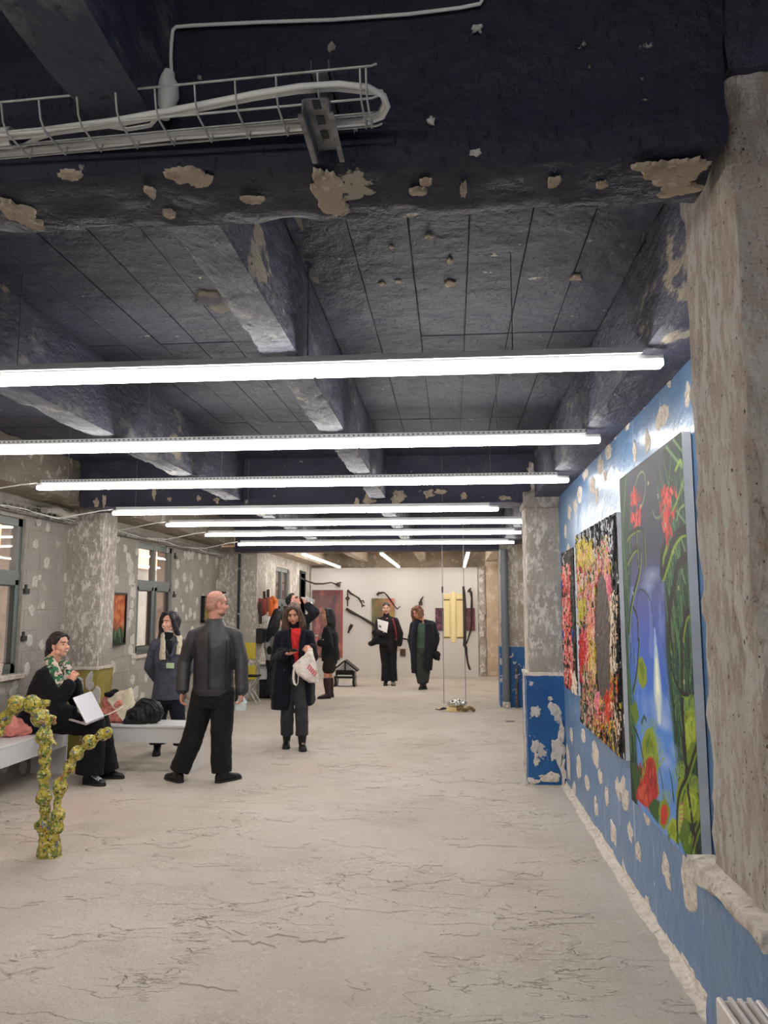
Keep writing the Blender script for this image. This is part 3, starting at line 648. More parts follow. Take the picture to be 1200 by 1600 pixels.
# pipes at the third right pillar
t = thing('drain_pipe', 'thick blue grey vertical drain pipe in front of the third pillar', 'pipe', (.86, 13.0, 0))
m_pipe = M('blue_grey_pipe', (98, 104, 114), .45, layers=[dict(s=4, d=5, lo=.4, hi=.7, c=(108, 113, 121))])
obj('pipe_tube', MB().path([(.865, 12.99, 0), (.865, 12.99, ZB + .0)], .062, 18), m_pipe, t, smooth=True)
for z in (.16, 1.3, 2.2): obj('pipe_collar', MB().path([(.865, 12.99, z), (.865, 12.99, z + .07)], .072, 18), m_pipe, t, smooth=True)
obj('pipe_foot', MB().path([(.865, 12.99, 0), (.865, 12.99, .10)], .07, 18), m_conc, t, smooth=True)
t = thing('valve_pipe', 'short rusty standing pipe beside the blue grey drain pipe', 'pipe', (1.02, 12.96, 0))
obj('pipe_tube', MB().path([(1.03, 12.96, 0), (1.03, 12.96, .62), (1.05, 12.97, .68)], .024, 10), M('dark_rusty_iron', (70, 66, 66), .6, layers=[dict(s=20, d=5, lo=.5, hi=.6, c=(120, 116, 112))]), t, smooth=True)
obj('valve_knob', MB().ell((1.03, 12.94, .5), (.035, 0, 0), (0, .03, 0), (0, 0, .045)), m_galv_dark, t, smooth=True)
t = thing('floor_cap', 'small dark oval cap in the floor near the blue pillar', 'floor cap', atZ(797, 1127))
c = atZ(797, 1127); obj('cap_rim', MB().path([c + Vector((0, 0, -.01)), c + Vector((0, 0, .004))], .065, 18), m_gasket, t)
obj('cap_lid', MB().path([c, c + Vector((0, 0, .007))], .052, 18), m_galv_dark, t)

# radiator at the lower right
t = thing('radiator', 'white panel radiator with top grooves under the near pillar', 'radiator', (.54, 1.3, .3))
x0 = .500; ya, yb, zt = .85, 1.645, .873
m_rad = M('radiator_enamel', (226, 217, 212), .35)
obj('front_panel', MB().box(x0, x0 + .012, ya, yb, .36, zt).bevel(.003), m_rad, t)
obj('side_panel', MB().box(x0, x0 + .085, yb - .004, yb, .36, zt - .008), m_rad, t)
obj('back_panel', MB().box(x0 + .073, x0 + .085, ya, yb, .36, zt - .002).bevel(.003), m_rad, t)
for i in range(3):
    xx = x0 + .022 + i * .018; obj('grille_bar', MB().box(xx, xx + .008, ya, yb, zt - .03, zt - .002 * (i % 2)), m_rad, t)
obj('grille_floor', MB().box(x0 + .01, x0 + .075, ya, yb, zt - .06, zt - .05), m_galv_dark, t)
obj('lower_lip', MB().box(x0 + .014, x0 + .075, ya, yb - .01, .30, .37), m_rad, t)
for y in (1.0, 1.5): obj('wall_bracket', MB().box(x0 + .08, .60, y - .02, y + .02, .5, .7), m_rad, t)

# ------------------------------------------------------------------ benches and what lies on them
BZ = .45
b1 = thing('bench', 'long white bench along the left wall under the seated woman', 'bench', (-4.0, 6, 0))
obj('seat_board', MB().box(XL + .015, -3.815, 4.7, 7.55, BZ - .02, BZ).bevel(.003), m_white_gloss, b1)
obj('apron', MB().box(-3.845, -3.82, 4.7, 7.53, .27, BZ - .02), m_white_gloss, b1)
for y in (4.75, 7.52): obj('end_panel', MB().box(XL + .02, -3.82, y, y + .025, 0, BZ - .02).bevel(.002), m_white_gloss, b1)
b2 = thing('bench', 'short white bench with bags behind the seated woman', 'bench', (-3.1, 7.8, 0))
obj('seat_board', MB().box(-3.74, -2.585, 7.66, 8.04, BZ - .02, BZ + .005).bevel(.003), m_white_gloss, b2)
obj('apron', MB().box(-3.72, -2.61, 7.68, 7.70, .28, BZ - .02), m_white_gloss, b2)
for x in (-3.735, -2.61): obj('end_panel', MB().box(x, x + .025, 7.665, 8.035, 0, BZ - .02).bevel(.002), m_white_gloss, b2)
def cloth(name, label, cat, mat, shapes, vox=.008, smooth=4, disp=.02, ds=.06, flat=None, parent=None):
    mb = MB()
    for s_ in shapes:
        if s_[0] == 'e': mb.ell(*s_[1:])
        else: mb.cap(*s_[1:])
    c = sum((v.co for v in mb.bm.verts), Vector()) / len(mb.bm.verts)
    zmin = min(v.co.z for v in mb.bm.verts)
    o = obj(name, mb, mat, parent, None if parent else (c.x, c.y, zmin))
    remesh(o, vox, smooth, disp, ds)
    if label: tag(o, label, cat)
    return o
m_salmon = M('salmon_cloth', (234, 150, 136), .75, sheen=.1, layers=[dict(s=9, d=4, lo=.45, hi=.7, c=(216, 124, 112))])
m_cream = M('cream_canvas', (226, 216, 194), .85, layers=[dict(s=7, d=4, lo=.45, hi=.7, c=(206, 190, 160))], bumps=[dict(s=160, d=2, lo=.3, hi=.7, h=.001)])
m_blackcloth = M('black_cloth', (22, 22, 26), .8, sheen=.03, spec=.3)
m_blackleather = M('black_leather', (25, 25, 28), .45, bumps=[dict(s=60, d=4, lo=.3, hi=.7, h=.001)])
E8 = lambda c, a, b, d: ('e', c, (a, 0, 0), (0, b, 0), (0, 0, d))
p = atY(165, 1110, 7.85)
cloth('crumpled_jacket', 'salmon pink jacket crumpled on the short bench beside the laptop', 'jacket', m_salmon,
      [E8((-3.52, 7.86, .53), .13, .12, .085), E8((-3.56, 7.90, .63), .09, .09, .10), E8((-3.44, 7.84, .55), .10, .10, .07), E8((-3.48, 7.9, .70), .07, .05, .07), E8((-3.40, 7.80, .50), .10, .06, .045), ('c', (-3.55, 7.80, .52), (-3.40, 7.76, .66), .04, .035)], .009, 2, .05, .05)
cloth('folded_scarf', 'dark scarf tucked on top of the salmon jacket', 'scarf', m_blackcloth, [E8((-3.54, 7.82, .735), .055, .04, .03), E8((-3.50, 7.85, .76), .05, .03, .025)], .006, 2, .02, .04)
tb = thing('tote_bag', 'cream canvas tote bag leaning on the salmon jacket', 'bag', (-3.28, 7.83, BZ))
q = lambda px, py, Y: atY(px, py, Y)
front = [q(166, 1092, 7.80), q(181, 1083, 7.82), q(201, 1075, 7.84), q(206, 1100, 7.80), q(206, 1114, 7.78), q(193, 1128, 7.72), q(184, 1120, 7.73), q(174, 1106, 7.76)]
o = obj('bag_body', MB().poly(front, (.01, .07, .0)), m_cream, tb)
sd = o.modifiers.new('sub', 'SUBSURF'); sd.subdivision_type = 'SIMPLE'; sd.levels = sd.render_levels = 4
remesh(o, .008, 6, .03, .09)
obj('handle', MB().path([q(172, 1096, 7.74), q(178, 1106, 7.70), q(190, 1112, 7.69), q(203, 1101, 7.74), q(206, 1090, 7.79)], .006, 6), m_cream, tb, smooth=True)
obj('button', MB().path([q(178, 1089, 7.785), q(178, 1089, 7.77)], .012, 10), m_galv, tb)
bb = thing('black_bag', 'slouched black leather handbag on the short white bench', 'bag', (-3.0, 7.8, BZ))
o = obj('bag_body', MB().ell(q(216, 1120, 7.78), (.14, 0, .03), (0, .10, 0), (-.03, 0, .11)).ell(q(237, 1112, 7.80), (.12, 0, -.02), (0, .09, 0), (0, 0, .12)).ell(q(203, 1128, 7.74), (.08, 0, .0), (0, .06, 0), (0, 0, .07)).ell(q(225, 1103, 7.8), (.10, 0, 0), (0, .07, 0), (0, 0, .08)), m_blackleather, bb)
remesh(o, .009, 3, .045, .08)
obj('handle', MB().path([q(228, 1092, 7.76), q(240, 1094, 7.72), q(249, 1104, 7.70), q(252, 1118, 7.69), q(248, 1126, 7.70)], .009, 8), m_blackleather, bb, smooth=True)
obj('handle', MB().path([q(222, 1096, 7.74), q(236, 1100, 7.70), q(243, 1110, 7.68), q(246, 1122, 7.69)], .009, 8), m_blackleather, bb, smooth=True)
cloth('salmon_cloth', 'salmon pink cloth heap at the left end of the long bench', 'cloth', m_salmon, [E8((-4.05, 6.92, .53), .10, .13, .09), E8((-4.0, 7.02, .50), .09, .10, .06), E8((-4.08, 6.88, .60), .08, .08, .07)], .009, 3, .05, .07)
t = thing('notebook', 'dark red notebook lying on the long white bench', 'notebook', (-4.02, 7.22, BZ))
obj('cover', MB().box(-4.12, -3.93, 7.12, 7.34, BZ + .018, BZ + .022), M('dark_red_cover', (122, 44, 46), .6), t)
obj('pages', MB().box(-4.115, -3.935, 7.125, 7.335, BZ + .001, BZ + .018), M('page_edges', (214, 206, 196), .8), t)
t = thing('paper_cup', 'white paper cup with pink pattern on the window sill', 'cup', (XL + .02, 7.02, .99))
c = Vector((XL - .02, 6.92, .99)); m_cup = M('printed_paper', (226, 216, 210), .6, layers=[dict(s=70, d=2, lo=.55, hi=.6, c=(206, 120, 124))])
obj('cup_wall', MB().path([c, c + Vector((0, 0, .05)), c + Vector((0, 0, .11))], [.036, .042, .048], 18), m_cup, t, smooth=True)
obj('cup_rim', MB().path([c + Vector((0, 0, .107)), c + Vector((0, 0, .114))], .051, 18), m_cup, t, smooth=True)

# ------------------------------------------------------------------ glazed knobbly sculpture
m_glaze = M('speckled_glaze', (190, 172, 58), .22, coat=.5, layers=[
    dict(s=26, d=4, lo=.52, hi=.57, c=(112, 136, 60)), dict(s=40, d=4, lo=.58, hi=.62, c=(52, 74, 46), off=(3, 1, 4)), dict(s=18, d=4, lo=.60, hi=.65, c=(172, 92, 62), off=(5, 2, 1)),
    dict(s=20, d=4, lo=.62, hi=.66, c=(96, 108, 146), off=(1, 7, 3)), dict(s=44, d=3, lo=.56, hi=.62, c=(216, 204, 110), off=(2, 2, 9)), dict(s=34, d=3, lo=.64, hi=.69, c=(206, 160, 140), off=(8, 2, 4)), dict(s=55, d=3, lo=.64, hi=.67, c=(226, 222, 206), off=(8, 6, 1)), dict(s=60, d=3, lo=.64, hi=.66, c=(60, 56, 40), off=(1, 6, 8))],
    bumps=[dict(s=30, d=3, lo=.3, hi=.7, h=.008)])
sc = thing('ceramic_sculpture', 'yellow and green glazed knobbly looping sculpture standing on the floor', 'sculpture', atZ(77, 1338))
sY = atZ(77, 1338).y
c2 = lambda x, y, dy=0: atY(x / 3.81, 940 + y / 3.81, sY + dy)
def knobs(mb, L, dy=0):
    prev = None
    for x, y, r in L:
        c = c2(x, y, dy); R_ = r / 3.81 * sY / 1215
        mb.ell(c, (R_, 0, 0), (0, R_, 0), (0, 0, R_ * 1.05), 16, 10)
        if prev: mb.cap(prev[0], c, prev[1] * .74, R_ * .74)
        prev = (c, R_)
trunk = [(292, 1490, 70), (295, 1435, 66), (262, 1330, 46), (270, 1245, 36), (262, 1165, 48), (262, 1090, 32), (264, 1030, 42), (270, 945, 38), (268, 885, 42), (262, 800, 50), (268, 745, 34), (240, 690, 56), (190, 610, 54), (95, 612, 54), (28, 700, 42), (-20, 770, 46), (-70, 850, 44), (-105, 940, 48), (-120, 1040, 46), (-130, 1150, 52), (-135, 1270, 50), (-140, 1380, 56), (-140, 1490, 62)]
mb = MB(); knobs(mb, trunk)
mb.path([c2(293, 1537, 0), c2(293, 1522, 0)], [.088, .078], 20)
mb.path([c2(-140, 1537, 0), c2(-140, 1522, 0)], [.088, .078], 20)
for a, b, ra in (((240, 610), (288, 600), 22), ((250, 620), (285, 618), 16), ((280, 690), (326, 690), 20), ((280, 710), (325, 722), 18), ((290, 800), (328, 850), 16), ((225, 1330), (218, 1345), 22)):
    mb.cap(c2(*a), c2(*b), ra / 3.81 * sY / 1215, ra * .7 / 3.81 * sY / 1215)
o = obj('arched_trunk', mb, m_glaze, sc); remesh(o, .0075, 2, .022, .035)
mb = MB(); knobs(mb, [(310, 1400, 44), (340, 1345, 40), (345, 1275, 42), (340, 1205, 26), (358, 1110, 44), (358, 1085, 38), (385, 1042, 20), (412, 985, 38), (430, 945, 24), (458, 903, 42), (495, 870, 22), (532, 835, 44), (575, 812, 24), (612, 790, 36), (638, 780, 34)], -.02)
o = obj('side_branch', mb, m_glaze, sc); remesh(o, .0075, 2, .022, .035)

# ------------------------------------------------------------------ painted canvases
rng = np.random.default_rng(5)
def LN(c): return np.array(lin(c))
def fbm(H, W, base=4, octv=5, seed=0, asp=1.0):
    r = np.random.default_rng(seed); out = np.zeros((H, W)); amp = 1; tot = 0
    for o in range(octv):
        gh, gw = int(base * 2 ** o) + 2, int(max(2, base * 2 ** o * asp)) + 2; g = r.random((gh, gw))
        y = np.linspace(0, gh - 1.001, H); x = np.linspace(0, gw - 1.001, W); yi = y.astype(int); xi = x.astype(int); fy = (y - yi)[:, None]; fx = (x - xi)[None]
        fy = fy * fy * (3 - 2 * fy); fx = fx * fx * (3 - 2 * fx)
        out += amp * ((g[yi][:, xi] * (1 - fy) + g[yi + 1][:, xi] * fy) * (1 - fx) + (g[yi][:, xi + 1] * (1 - fy) + g[yi + 1][:, xi + 1] * fy) * fx); tot += amp; amp *= .55
    return out / tot
class Canvas:
    def __init__(s, Wm, Hm, nx, ny):
        s.Wm, s.Hm, s.nx, s.ny = Wm, Hm, nx, ny
        s.X, s.Y = np.meshgrid(np.linspace(0, Wm, nx), np.linspace(0, Hm, ny)); s.C = np.zeros((ny, nx, 3)); s.Z = np.zeros((ny, nx))
    def mix(s, m, c): m = np.clip(m, 0, 1)[..., None]; s.C = s.C * (1 - m) + LN(c) * m
    def _win(s, x0, x1, y0, y1):
        a = max(0, int(x0 / s.Wm * (s.nx - 1))); b = min(s.nx, int(x1 / s.Wm * (s.nx - 1)) + 2); c = max(0, int(y0 / s.Hm * (s.ny - 1))); d = min(s.ny, int(y1 / s.Hm * (s.ny - 1)) + 2)
        return slice(c, d), slice(a, b)
    def blend(s, w, m, c): m = np.clip(m, 0, 1)[..., None]; s.C[w] = s.C[w] * (1 - m) + LN(c) * m
    def stroke(s, pts, wd, c, wd2=None, op=1., h=0):
        P = [np.array(p, float) for p in pts]
        if len(P) > 2:                                     # Catmull-Rom
            Q = [P[0]] + P + [P[-1]]; R = []
            for i in range(len(P) - 1):
                for t in np.linspace(0, 1, 6, endpoint=False):
                    a, b, cc, d = Q[i:i + 4]; R.append(.5 * (2 * b + (cc - a) * t + (2 * a - 5 * b + 4 * cc - d) * t * t + (3 * b - a - 3 * cc + d) * t ** 3))
            P = R + [P[-1]]
        n = len(P) - 1; wd2 = wd if wd2 is None else wd2
        for i in range(n):
            a, b = P[i], P[i + 1]; r0 = wd + (wd2 - wd) * i / n
            w = s._win(min(a[0], b[0]) - r0 * 2, max(a[0], b[0]) + r0 * 2, min(a[1], b[1]) - r0 * 2, max(a[1], b[1]) + r0 * 2)
            x, y = s.X[w], s.Y[w]
            if x.size == 0: continue
            d = b - a; L2_ = max(1e-9, d @ d); t = np.clip(((x - a[0]) * d[0] + (y - a[1]) * d[1]) / L2_, 0, 1)
            D = np.hypot(x - a[0] - t * d[0], y - a[1] - t * d[1]); e = max(.002, r0 * .3)
            m = np.clip((r0 - D) / e, 0, 1) * op; s.blend(w, m, c)
            if h: s.Z[w] = np.maximum(s.Z[w], m * h)
    def ell(s, c, rx, ry, col, ang=0, soft=.15, op=1., h=0):
        R = max(rx, ry) * 1.3; w = s._win(c[0] - R, c[0] + R, c[1] - R, c[1] + R); x, y = s.X[w] - c[0], s.Y[w] - c[1]
        if x.size == 0: return
        ca, sa = math.cos(ang), math.sin(ang); u = (x * ca + y * sa) / rx; v = (-x * sa + y * ca) / ry
        m = np.clip((1 - np.hypot(u, v)) / soft, 0, 1) * op; s.blend(w, m, col)
        if h: s.Z[w] = np.maximum(s.Z[w], np.sqrt(m) * h)
    def poly(s, pts, col, op=1.):
        P = np.array(pts, float); w = s._win(P[:, 0].min(), P[:, 0].max(), P[:, 1].min(), P[:, 1].max()); x, y = s.X[w], s.Y[w]
        if x.size == 0: return
        ins = np.zeros(x.shape, bool); n = len(P)
        for i in range(n):
            (xa, ya), (xb, yb) = P[i], P[(i + 1) % n]
            c = ((ya > y) != (yb > y)) & (x < (xb - xa) * (y - ya) / (yb - ya + 1e-12) + xa); ins ^= c
        s.blend(w, ins * op, col)
def rows_img(cv, origin, ux, uy, n, name, mat, parent):
    """grid surface: origin top-left, ux/uy unit vectors right/down, n the normal"""
    o, ux, uy, n = [np.array(v, float) for v in (origin, ux, uy, n)]
    V = o + cv.X[..., None] * ux + cv.Y[..., None] * uy + cv.Z[..., None] * n
    base = np.array(org(parent)); V = (V - base).reshape(-1, 3)
    i = np.arange(cv.ny * cv.nx).reshape(cv.ny, cv.nx)
    F = np.stack([i[:-1, :-1], i[1:, :-1], i[1:, 1:], i[:-1, 1:]], -1).reshape(-1, 4)
    me = bpy.data.meshes.new(name); me.vertices.add(len(V)); me.vertices.foreach_set('co', V.ravel()); me.loops.add(F.size); me.loops.foreach_set('vertex_index', F.ravel().astype(np.int32))
    me.polygons.add(len(F)); me.polygons.foreach_set('loop_start', np.arange(0, F.size, 4, dtype=np.int32)); me.polygons.foreach_set('use_smooth', np.ones(len(F), bool)); me.update(calc_edges=True)
    at = me.color_attributes.new('paint', 'FLOAT_COLOR', 'POINT'); at.data.foreach_set('color', np.concatenate([cv.C.reshape(-1, 3), np.ones((len(V), 1))], 1).ravel())
    me.materials.append(mat); ob = bpy.data.objects.new(name, me); COL.objects.link(ob); ob.parent = parent; return ob
m_paint = M_vcol('oil_paint', .6, .2, bumps=[dict(s=120, d=3, lo=.3, hi=.7, h=.0008)])
m_paint_matt = M_vcol('matt_paint', .6, .3, bumps=[dict(s=40, d=4, lo=.3, hi=.7, h=.002)])
m_side = M('white_canvas_edge', (224, 226, 230), .8, layers=[dict(s=5, d=5, lo=.45, hi=.6, c=(212, 214, 218))])
m_side_dark = M('dark_canvas_edge', (40, 38, 36), .8)

# 1. the tall plant painting on the right wall
ya, yb, z0, z1, xf = 4.56, 3.325, .56, 2.37, .985
t = thing('plant_painting', 'tall painting of carnivorous plants under a blue sky', 'painting', (XW, (ya + yb) / 2, z0), 'paintings on the blue wall')
cv = Canvas(ya - yb, z1 - z0, 150, 400)
def on(px, py): p_ = atX(px, py, xf); return (ya - p_.y, z1 - p_.z)
A = lambda x, y: on(960 + x / 4.444, 640 + y / 4.444)
B = lambda x, y: on(970 + x / 4.0, 1000 + y / 4.0)
v = cv.Y / cv.Hm; u = cv.X / cv.Wm
stops = [(0, (62, 60, 74)), (.25, (58, 57, 78)), (.38, (84, 88, 146)), (.5, (78, 100, 186)), (.62, (62, 112, 206)), (.75, (84, 138, 214)), (1, (104, 148, 208))]
ls = np.array([s_[0] for s_ in stops]); lc = np.array([LN(s_[1]) for s_ in stops])
for q_ in range(3): cv.C[..., q_] = np.interp(v, ls, lc[:, q_])
nz = fbm(400, 150, 5, 5, 3); cv.mix(np.clip((nz - .52) * 4, 0, .35) * (v > .35), (140, 162, 220))
L_, R_ = .17 + .05 * np.sin(v * 9) - .06 * np.clip((v - .3) * 3, 0, 1), .70 + .04 * np.sin(v * 7 + 1) + .05 * np.clip((v - .5) * 2, 0, 1)
cv.mix(np.clip((L_ - u) / .04, 0, 1), (36, 52, 42)); cv.mix(np.clip((u - R_) / .04, 0, 1), (30, 50, 40))
def cloud(p_, rx, ry, op): cv.ell(p_, rx, ry, (176, 196, 232), 0, 1., op)
cloud(A(260, 1150), .22, .05, .5); cloud(A(230, 1220), .18, .04, .4); cloud(B(240, 430), .26, .10, .6); cloud(B(265, 515), .20, .05, .75); cloud(B(150, 420), .10, .12, .3); cloud(B(285, 760), .16, .05, .6); cloud(B(340, 700), .12, .05, .4)
cv.stroke([B(212, -60), B(218, 80), B(222, 200)], .014, (150, 182, 222), .05); cv.stroke([B(220, 60), B(226, 200), B(231, 340)], .03, (176, 200, 214), .085); cv.ell(B(231, 330), .085, .17, (196, 214, 206), 0, .7, .9)
cv.stroke([B(222, 130), B(228, 260), B(233, 370)], .02, (238, 240, 214), .045); cv.stroke([B(229, 260), B(234, 340), B(237, 380)], .03, (252, 250, 232), .03); cv.stroke([B(236, 370), B(240, 490)], .035, (214, 226, 220), .006)
r_ = random.Random(3)
for i in range(120):                                       # grass blades down both sides
    left = i % 3 == 0
    x0_ = r_.uniform(.0, .17) * cv.Wm if left else r_.uniform(.74, 1.0) * cv.Wm; y0_ = r_.uniform(.02, .62) * cv.Hm; ln = r_.uniform(.25, .6); lean = r_.uniform(-.10, .06) if left else r_.uniform(-.25, .12)
    cc = r_.choice([(52, 96, 58), (40, 76, 52), (74, 118, 66), (32, 62, 48), (92, 128, 78), (58, 104, 74)])
    cv.stroke([(x0_ + lean, y0_), (x0_ + lean * .4, y0_ + ln * .5), (x0_, y0_ + ln)], .003, cc, .008)
for (x_, y_), (x2, y2), wd in ((A(360, 260), A(470, 400), .022), (A(410, 210), A(490, 320), .018), (A(430, 700), A(500, 800), .014), (A(80, 480), A(60, 800), .012), (A(470, 520), A(500, 600), .016), (A(390, 830), A(490, 1200), .02), (A(460, 880), A(500, 1010), .018)): cv.stroke([(x_, y_), (x2, y2)], wd * .5, (96, 132, 84), wd)
for cx, cy, sx, sy, n_ in ((140, 590, 28, 60, 26), (155, 720, 32, 70, 26), (365, 570, 40, 60, 32), (365, 680, 42, 90, 32), (370, 820, 25, 70, 22)):
    for i in range(n_):
        x_, y_ = cx + r_.gauss(0, .5) * sx, cy + r_.gauss(0, .5) * sy
        cv.stroke([A(x_, y_), A(x_ + r_.uniform(-14, 14), y_ + r_.uniform(20, 55))], .012, r_.choice([(214, 60, 50), (196, 44, 40), (226, 84, 66), (150, 40, 40)]), .005)
for P_, wd, cc in (([(145, 520), (170, 450), (205, 440), (215, 560), (190, 670)], .006, (120, 132, 96)), ([(265, 700), (285, 750), (320, 740), (360, 660)], .006, (110, 120, 96)), ([(405, 700), (440, 620), (480, 480)], .008, (112, 150, 50)), ([(425, 420), (455, 355), (470, 380)], .01, (130, 160, 60)), ([(430, 770), (455, 690), (490, 660)], .006, (120, 150, 90))): cv.stroke([A(*p_) for p_ in P_], wd, cc)
def vine(P_, wd, f=A, hl=(128, 160, 40)):
    pts = [f(*p_) for p_ in P_]; cv.stroke([(a_ + wd * .9, b_ + wd * .7) for a_, b_ in pts], wd * .6, hl); cv.stroke(pts, wd, (34, 28, 30))
vine([(95, 1120), (90, 1060), (130, 980), (160, 960), (180, 1000), (170, 1130), (135, 1270), (110, 1400), (100, 1560)], .016)
vine([(500, 830), (450, 850), (400, 930), (370, 1030), (330, 1150), (325, 1080), (330, 1000), (350, 930)], .026)
vine([(520, 1000), (470, 1040), (430, 1100), (410, 1230), (385, 1350), (380, 1500), (395, 1640)], .022, hl=(60, 50, 44))
vine([(130, 1370), (160, 1450), (165, 1600)], .012); vine([(540, 1390), (500, 1420), (480, 1500), (470, 1580)], .018)
cv.stroke([A(150, 1400), A(165, 1270), A(200, 1255), (A(250, 1330)), A(275, 1500)], .006, (40, 60, 60))
def trap(P_, col, f=B): cv.poly([f(*p_) for p_ in P_], col)
def spikes(P0, P1, n_, ln, f=B, dx=0, col=(150, 176, 70)):
    for i in range(n_):
        q_ = i / (n_ - 1); a_ = (P0[0] + (P1[0] - P0[0]) * q_, P0[1] + (P1[1] - P0[1]) * q_ - 26 * math.sin(PI * q_)); cv.stroke([f(*a_), f(a_[0] + dx + (q_ - .5) * 24, a_[1] - ln)], .006, col, .003)
G1, G2, G3 = (134, 150, 38), (104, 128, 34), (160, 178, 62)
trap([(100, 130), (130, 100), (160, 170), (165, 260), (140, 310), (110, 260)], G1); trap([(110, 150), (135, 130), (150, 200), (140, 260)], G2)
trap([(60, 420), (95, 380), (115, 480), (90, 540)], G2)
trap([(60, 760), (130, 800), (160, 900), (120, 1010), (90, 980)], (54, 84, 44))
trap([(130, 640), (160, 560), (195, 540), (225, 640), (240, 780), (225, 850), (170, 800), (135, 720)], G1); trap([(150, 640), (180, 590), (210, 680), (215, 780), (170, 740)], G2); spikes((135, 610), (215, 600), 11, 90); spikes((210, 640), (240, 790), 6, 60, dx=20)
trap([(150, 740), (185, 715), (215, 760), (235, 960), (205, 1060), (150, 1040), (95, 990), (100, 940), (135, 860)], (186, 54, 48)); trap([(165, 770), (195, 750), (215, 850), (190, 930)], (160, 40, 42)); trap([(110, 920), (160, 900), (170, 1020), (110, 985)], (206, 84, 66))
for i in range(34):
    x_, y_ = r_.uniform(105, 225), r_.uniform(760, 1030); cv.stroke([B(x_, y_), B(x_ + r_.uniform(-8, 8), y_ + r_.uniform(20, 60))], .010, r_.choice([(150, 36, 36), (168, 44, 40), (212, 92, 70), (134, 34, 34)]), .004)
cv.stroke([B(*p_) for p_ in ((135, 870), (145, 770), (180, 715), (215, 755), (238, 960))], .012, (140, 150, 50)); spikes((140, 770), (215, 745), 9, 60)
vine([(85, 900), (110, 860), (175, 825), (205, 880), (212, 1080)], .014); vine([(150, 850), (165, 1080)], .012)
for x_ in (240, 300, 340): cv.stroke([B(x_ + 30, 1000), B(x_ + 18, 880), B(x_, 800)], .012, (44, 84, 64), .004)
trap([(170, 1040), (210, 990), (245, 1010), (235, 1150), (190, 1090)], (60, 94, 46))
trap([(235, 1060), (250, 1010), (280, 990), (310, 1060), (300, 1140), (270, 1190), (240, 1150)], G1); trap([(248, 1070), (262, 1030), (285, 1030), (297, 1090), (275, 1160), (252, 1150)], (196, 62, 48)); spikes((250, 1020), (305, 1020), 7, 60)
trap([(345, 960), (360, 880), (385, 850), (405, 900), (380, 1010), (350, 1060)], G1); spikes((340, 900), (390, 860), 8, 90)
trap([(285, 1180), (320, 1110), (360, 1130), (375, 1260), (345, 1270), (300, 1225)], G3); trap([(300, 1180), (325, 1140), (350, 1190), (330, 1240)], G1)
trap([(385, 500), (405, 450), (440, 425), (480, 450), (490, 540), (470, 640), (430, 800), (405, 740), (390, 620)], G1); trap([(400, 520), (440, 470), (478, 500), (465, 610), (420, 700)], G3); spikes((392, 470), (484, 460), 12, 90)
trap([(405, 720), (440, 640), (470, 640), (425, 810)], G2)
trap([(370, 1060), (400, 960), (430, 920), (470, 930), (495, 1030), (500, 1110), (450, 1150), (400, 1120)], G1); trap([(410, 1000), (440, 950), (480, 1000), (480, 1090), (430, 1110)], G3); spikes((405, 940), (490, 960), 11, 80)
trap([(365, 1040), (385, 1010), (390, 1120), (385, 1240), (365, 1200)], (186, 84, 62))
for i in range(6): cv.stroke([B(362, 1050 + i * 28), B(388, 1040 + i * 30)], .008, (176, 190, 90))
trap([(360, 1230), (390, 1120), (420, 1120), (440, 1250), (470, 1330), (440, 1370), (400, 1330)], (84, 116, 40)); trap([(440, 1250), (480, 1130), (515, 1100), (500, 1180), (450, 1340)], G2)
vine([(375, -60), (380, 200), (385, 420), (400, 700), (410, 850), (430, 1020), (455, 1190), (480, 1300), (505, 1400)], .016, B, (60, 48, 36)); vine([(490, 620), (455, 720), (415, 850), (370, 950), (352, 1080), (355, 1260)], .014, B)
vine([(515, 1110), (480, 1190), (440, 1340)], .011, B); vine([(300, -30), (320, 180), (370, 320), (420, 340)], .012, B); vine([(75, 330), (100, 200), (115, 0)], .012, B); vine([(80, 540), (120, 640), (150, 820)], .010, B)
for (x0_, y0_, x1_, y1_) in ((400, 440, 480, 640), (405, 940, 490, 1100), (140, 560, 225, 780), (290, 1120, 370, 1250), (370, 1120, 460, 1330)):
    for i in range(14): x_, y_ = r_.uniform(x0_, x1_), r_.uniform(y0_, y1_); cv.stroke([B(x_, y_), B(x_ + r_.uniform(-14, 14), y_ + r_.uniform(30, 70))], .005, r_.choice([(96, 122, 34), (166, 184, 74), (120, 146, 44), (80, 104, 36)]), .003)
cv.stroke([B(340, 640), B(340, 540), B(360, 515), B(375, 560)], .01, (38, 62, 58)); cv.stroke([B(335, 330), B(345, 300), B(365, 340)], .012, (44, 84, 64)); cv.stroke([B(320, 120), B(350, 150), B(360, 240), B(330, 180)], .014, (38, 70, 66)); cv.stroke([B(130, 520), B(145, 480), B(158, 500)], .012, (44, 84, 64))
for x_, y_, f in ((235, 510, A), (303, 600, A), (352, 800, A), (410, 990, A), (445, 1240, A), (130, 1275, A), (185, 670, A), (395, 262, B)): cv.ell(f(x_, y_), .012, .012, (206, 196, 150), 0, .3); cv.ell(f(x_, y_), .006, .006, (60, 60, 80))
obj('stretched_canvas', MB().box(xf + .001, XW - .006, yb, ya, z0, z1), m_side, t)
rows_img(cv, (xf, ya, z1), (0, -1, 0), (0, 0, -1), (-1, 0, 0), 'painted_face', m_paint, t)

